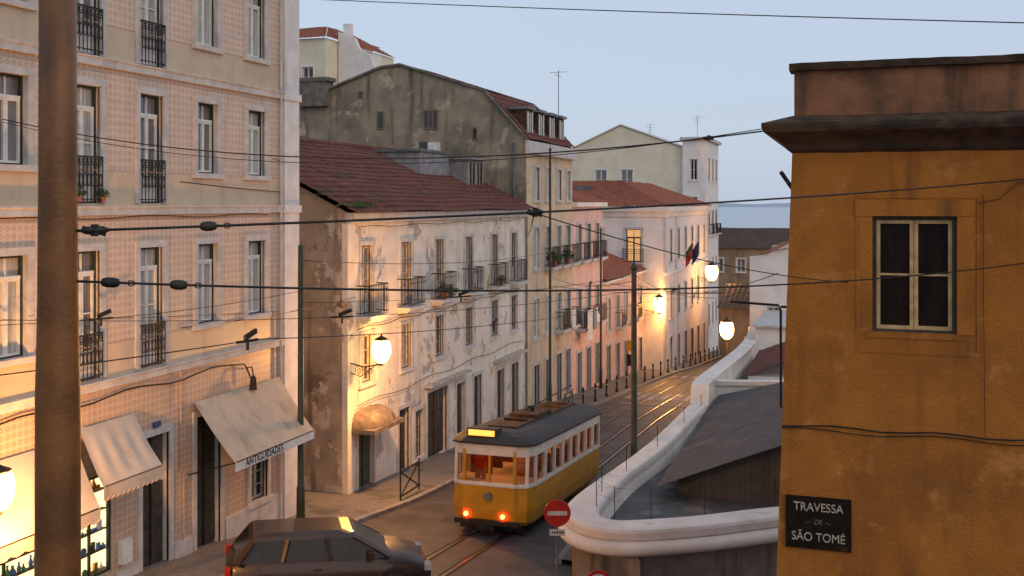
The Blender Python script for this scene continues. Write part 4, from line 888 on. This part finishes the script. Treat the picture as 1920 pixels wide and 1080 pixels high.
mb=MB(); mb.loft([sec(-2.05,.42,.62,.66,.0),sec(-2.02,.30,.80,.76),sec(-1.85,.22,.92,.82),sec(-1.3,.2,.95,.85),sec(0,.2,.93,.86),(sec(.9,.2,.92,.85)),sec(1.5,.22,.85,.83),sec(1.9,.28,.72,.77),sec(2.05,.36,.60,.68,.0)],0)
lpart('body',mb,[CARP],T,smooth=True)
mb=MB()
def rg(z,y0,y1,w): return [(-w,y0,z),(-w*.93,y0-.05,z),(w*.93,y0-.05,z),(w,y0,z),(w,y1,z),(w*.85,y1+.08,z),(-w*.85,y1+.08,z),(-w,y1,z)]
mb.loft([rg(.90,-1.85,1.15,.77),rg(1.30,-1.55,.45,.64)],0,True,(False,False)); lpart('window_glass',mb,[GL_CAR],T)
mb=MB(); mb.loft([rg(1.30,-1.56,.46,.645),rg(1.37,-1.48,.36,.60),rg(1.41,-1.25,.15,.45)],0)
for sx in (-1,1):
    for (ya,yb,w_) in ((-1.84,-1.54,.22),(-.95,-.85,.08),(.0,-.1,.08),(1.15,.45,.07)): mb.beam((sx*.775,ya,.91),(sx*.648,yb,1.31),w_,.05)
lpart('roof_shell',mb,[CARP],T,smooth=False)
for sx in (-1,1):
    for y in (-1.3,1.28):
        mb=MB(); mb.tube([(sx*.66,y,.31),(sx*.86,y,.31)],.31,20); w=lpart('wheel',mb,[RUB],T,smooth=False)
        mb=MB(); mb.tube([(sx*.862,y,.31),(sx*.875,y,.31)],[.2,.17],14); obj('wheel_rim',mb.mesh('wheel_rim',[ALU]),w)
        mb=MB(); mb.tube([(sx*.855,y+.39*math.cos(a*math.pi/10),.31+.39*math.sin(a*math.pi/10)) for a in range(11)],.03,6); lpart('wheel_arch',mb,[RUB],T)
    mb=MB(); mb.box(sx*.72-.1,-2.06,.66,sx*.72+.08,-1.95,.84); lpart('tail_light',mb,[mat('dull_red_lens',(.3,.02,.01),None,5,.2,0)],T)
    mb=MB(); mb.box(sx*.62-.13,1.9,.58,sx*.62+.13,2.04,.70); lpart('headlight',mb,[mat('clear_lens',(.35,.35,.35),None,5,.1,0)],T)
    mb=MB(); mb.box(sx*.86-.08,.72,.93,sx*.86+.08,.84,1.06); lpart('wing_mirror',mb,[CARP],T)
    mb=MB(); mb.box(sx*.864-.004,-.35,.74,sx*.864+.012,-.18,.77); lpart('door_handle',mb,[RUB],T)
# ------------------------------------------------------------ road signs
SR=mat('sign_red',(.40,.02,.015),(.32,.02,.015),5,.4,0); SW=mat('sign_white',(.55,.53,.50),None,5,.4,0)
x,y,_=site(.87,20,0)
T=thing('no_entry_sign','round red no entry sign with white bar on grey post','road sign',(x,y,g(y)),rot=(0,0,ANG)); h=-5.96-g(y)
mb=MB(); mb.tube([(0,.03,0),(0,.03,h+.2)],.025,8); lpart('post',mb,[GREYM],T)
mb=MB(); mb.tube([(0,.01,h),(0,-.01,h)],.26,32); lpart('sign_disc',mb,[SR],T)
mb=MB(); mb.box(-.19,-.016,h-.04,.19,-.0105,h+.04); lpart('white_bar',mb,[SW],T)
mb=MB(); mb.box(-.15,-.01,h-.43,.15,.0,h-.31,0)
for i in range(5): mb.box(-.11+i*.05,-.014,h-.39,-.08+i*.05,-.0101,h-.35,1)
lpart('lower_plate',mb,[SW,IRON],T)
x,y,_=site(1.58,19,0)
T=thing('round_road_sign','round red and white road sign on grey post','road sign',(x,y,g(y)),rot=(0,0,ANG)); h=-6.95-g(y)
mb=MB(); mb.tube([(0,.03,0),(0,.03,h+.1)],.03,8); lpart('post',mb,[GREYM],T)
mb=MB(); mb.tube([(0,.01,h),(0,-.01,h)],.25,32,0); mb.tube([(0,-.0105,h),(0,-.014,h)],.18,32,1); lpart('sign_disc',mb,[SR,SW],T)
yy=62.0; T=thing('bus_stop_sign','yellow tram stop sign on pole at the kerb','road sign',(-13.1,yy,g(yy)+.12)); mb=MB(); mb.tube([(0,0,0),(0,0,2.7)],.04,8); lpart('post',mb,[GREYM],T)
mb=MB(); mb.box(-.3,-.04,2.1,.3,.04,2.75,0); lpart('sign_panel',mb,[YEL],T); mb=MB(); mb.box(-.3,-.03,1.2,.3,.03,1.9,0); lpart('timetable_panel',mb,[IRON],T)
yy=50.5
mb=MB(); mb.tube([(0,0,0),(0,0,.12),(0,0,.14),(0,0,.75),(0,0,.78),(0,0,.9),(0,0,.96)],[.09,.085,.055,.05,.065,.06,.02],10); bm=mb.mesh('bollard_post',[IRON],(0,0,0),True)
mb=MB(); mb.tube([(0,0,.62),(0,0,.68)],.062,10); bm2=mb.mesh('bollard_ring',[SW],(0,0,0),True)
while yy<112:
    xx=tab(XLt,yy)-.4; T=thing('bollard','black iron bollard along the kerb','bollard',(xx,yy,g(yy)+.12),group='bollards along the kerb'); obj('post',bm,T); obj('ring',bm2,T); yy+=2.5
for (bx,by) in ((-13.15,29.4),(-13.2,48)):
    T=thing('pavement_barrier','dark iron pavement barrier with crossed bars','barrier',(bx,by,g(by)+.12),group='crossed iron barriers'); mb=MB()
    for p,q in (((0,-.7,0),(0,-.7,1)),((0,.7,0),(0,.7,1)),((0,-.7,.9),(0,.7,.9)),((0,-.7,.15),(0,.7,.15)),((0,-.7,.15),(0,.7,.9)),((0,-.7,.9),(0,.7,.15))): mb.beam(p,q,.035,.035)
    lpart('bars',mb,[IRON],T)
# laundry & plants
T=thing('hanging_laundry','white laundry hanging from a balcony rail','laundry',(-14.35,57.2,-5.9))
for k,(y0,y1,h) in enumerate(((56.2,57.3,1.7),(57.4,58.0,1.2),(58.1,58.9,.9))):
    n=8; mb=MB()
    for i in range(n):
        for j in range(4):
            P=lambda i,j:(-14.35+.05*math.sin(i*1.6+k),y0+(y1-y0)*i/n,-6.0-h*j/4)
            mb.face([P(i,j),P(i+1,j),P(i+1,j+1),P(i,j+1)],k%2)
    wpart('cloth',mb,[mat('white_cotton',(.7,.7,.7),None,4,.9,0),mat('grey_cotton',(.3,.32,.36),None,4,.9,0)],T,True)
T=thing('hanging_laundry','white towel over a balcony rail','laundry',(-14.35,54.3,-5.5)); mb=MB(); mb.box(-14.44,53.2,-6.6,-14.41,53.9,-5.65); wpart('cloth',mb,[MATS['white_cotton']],T)
LEAF=mat('dark_foliage',(.035,.07,.02),(.06,.10,.03),6,.8,0)
def plant(x,y,z,s,label):
    T=thing('potted_plant',label,'plant',(x,y,z)); mb=MB(); mb.tube([(x,y,z),(x,y,z+.22*s)],[.09*s,.13*s],10); wpart('pot',mb,[TILE2],T)
    mb=MB()
    for _ in range(140):
        a=R.uniform(0,6.28); r=R.uniform(.02,.32)*s; h=z+.22*s+R.uniform(0,.42)*s*(1-r/(.5*s)); c=Vector((x+r*math.cos(a),y+r*math.sin(a),h)); u=Vector([R.uniform(-1,1) for _ in range(3)]).normalized()*.07*s; v=Vector([R.uniform(-1,1) for _ in range(3)]).normalized()*.04*s
        mb.face([c-u,c+v,c+u,c-v])
    wpart('foliage',mb,[LEAF],T)
plant(-14.68,35.9,-3.55,1.0,'leafy plant on crumbling balcony'); plant(-14.68,36.6,-3.55,.8,'small leafy plant on crumbling balcony'); plant(-14.62,50.4,-3.2,1.4,'bushy plant on cream balcony'); plant(-14.62,52.9,-3.2,1.3,'bushy plant on cream balcony'); plant(-14.68,42.4,-3.55,.8,'leafy plant on crumbling balcony')
plant(-14.93,17.1,0.02,.6,'small potted plant on tiled house balcony'); plant(-14.93,17.8,.02,.5,'small potted plant on tiled house balcony')
T=thing('roof_weeds','tuft of green weeds growing on the eaves corner','plant',(-14.8,29.2,-.2)); mb=MB()
for _ in range(110):
    c=Vector((-14.65-abs(R.gauss(0,.12)),29.3+R.gauss(0,.5),-.22)); c.z+= (-14.55-c.x)*.48+.06; u=Vector((R.uniform(-.04,.04),R.uniform(-.04,.04),R.uniform(.05,.12))); v=Vector((.03,.03,0)); mb.face([c-v,c+v,c+u])
wpart('foliage',mb,[LEAF],T)
# ------------------------------------------------------------ sky, sun, camera
w=bpy.data.worlds.new('World'); scene.world=w; w.use_nodes=True; nt=w.node_tree; bg=nt.nodes['Background']
sky=nt.nodes.new('ShaderNodeTexSky'); sky.sky_type='NISHITA'; sky.sun_disc=False; sky.sun_elevation=math.radians(14); sky.sun_rotation=math.radians(120); sky.air_density=1.0; sky.dust_density=2.0; sky.ozone_density=2.0
tint=nt.nodes.new('ShaderNodeMix'); tint.data_type='RGBA'; tint.blend_type='MIX'; tint.inputs[0].default_value=.76; tint.inputs[7].default_value=(6.4,7.4,9.1,1)
nt.links.new(sky.outputs[0],tint.inputs[6]); nt.links.new(tint.outputs[2],bg.inputs[0]); bg.inputs[1].default_value=.10
sl=bpy.data.lights.new('sun','SUN'); sl.energy=.62; sl.angle=math.radians(50); sl.color=(1,.74,.54)
so=bpy.data.objects.new('sun',sl); COL.objects.link(so)
az=math.radians(125); el=math.radians(27); dv=Vector((math.sin(az)*math.cos(el),math.cos(az)*math.cos(el),math.sin(el))); so.rotation_euler=(-dv).to_track_quat('-Z','Y').to_euler(); so.location=(10,-20,20)
cd=bpy.data.cameras.new('camera'); cam=bpy.data.objects.new('camera',cd); COL.objects.link(cam); scene.camera=cam
cam.location=(0,0,0); cam.rotation_euler=(math.pi/2,0,ANG); cd.sensor_width=36; cd.lens=36*1950/1920; cd.shift_y=-159/1920; cd.clip_end=40000; cd.clip_start=.1
scene.view_settings.view_transform='Standard'; scene.view_settings.look='None'; scene.view_settings.exposure=0
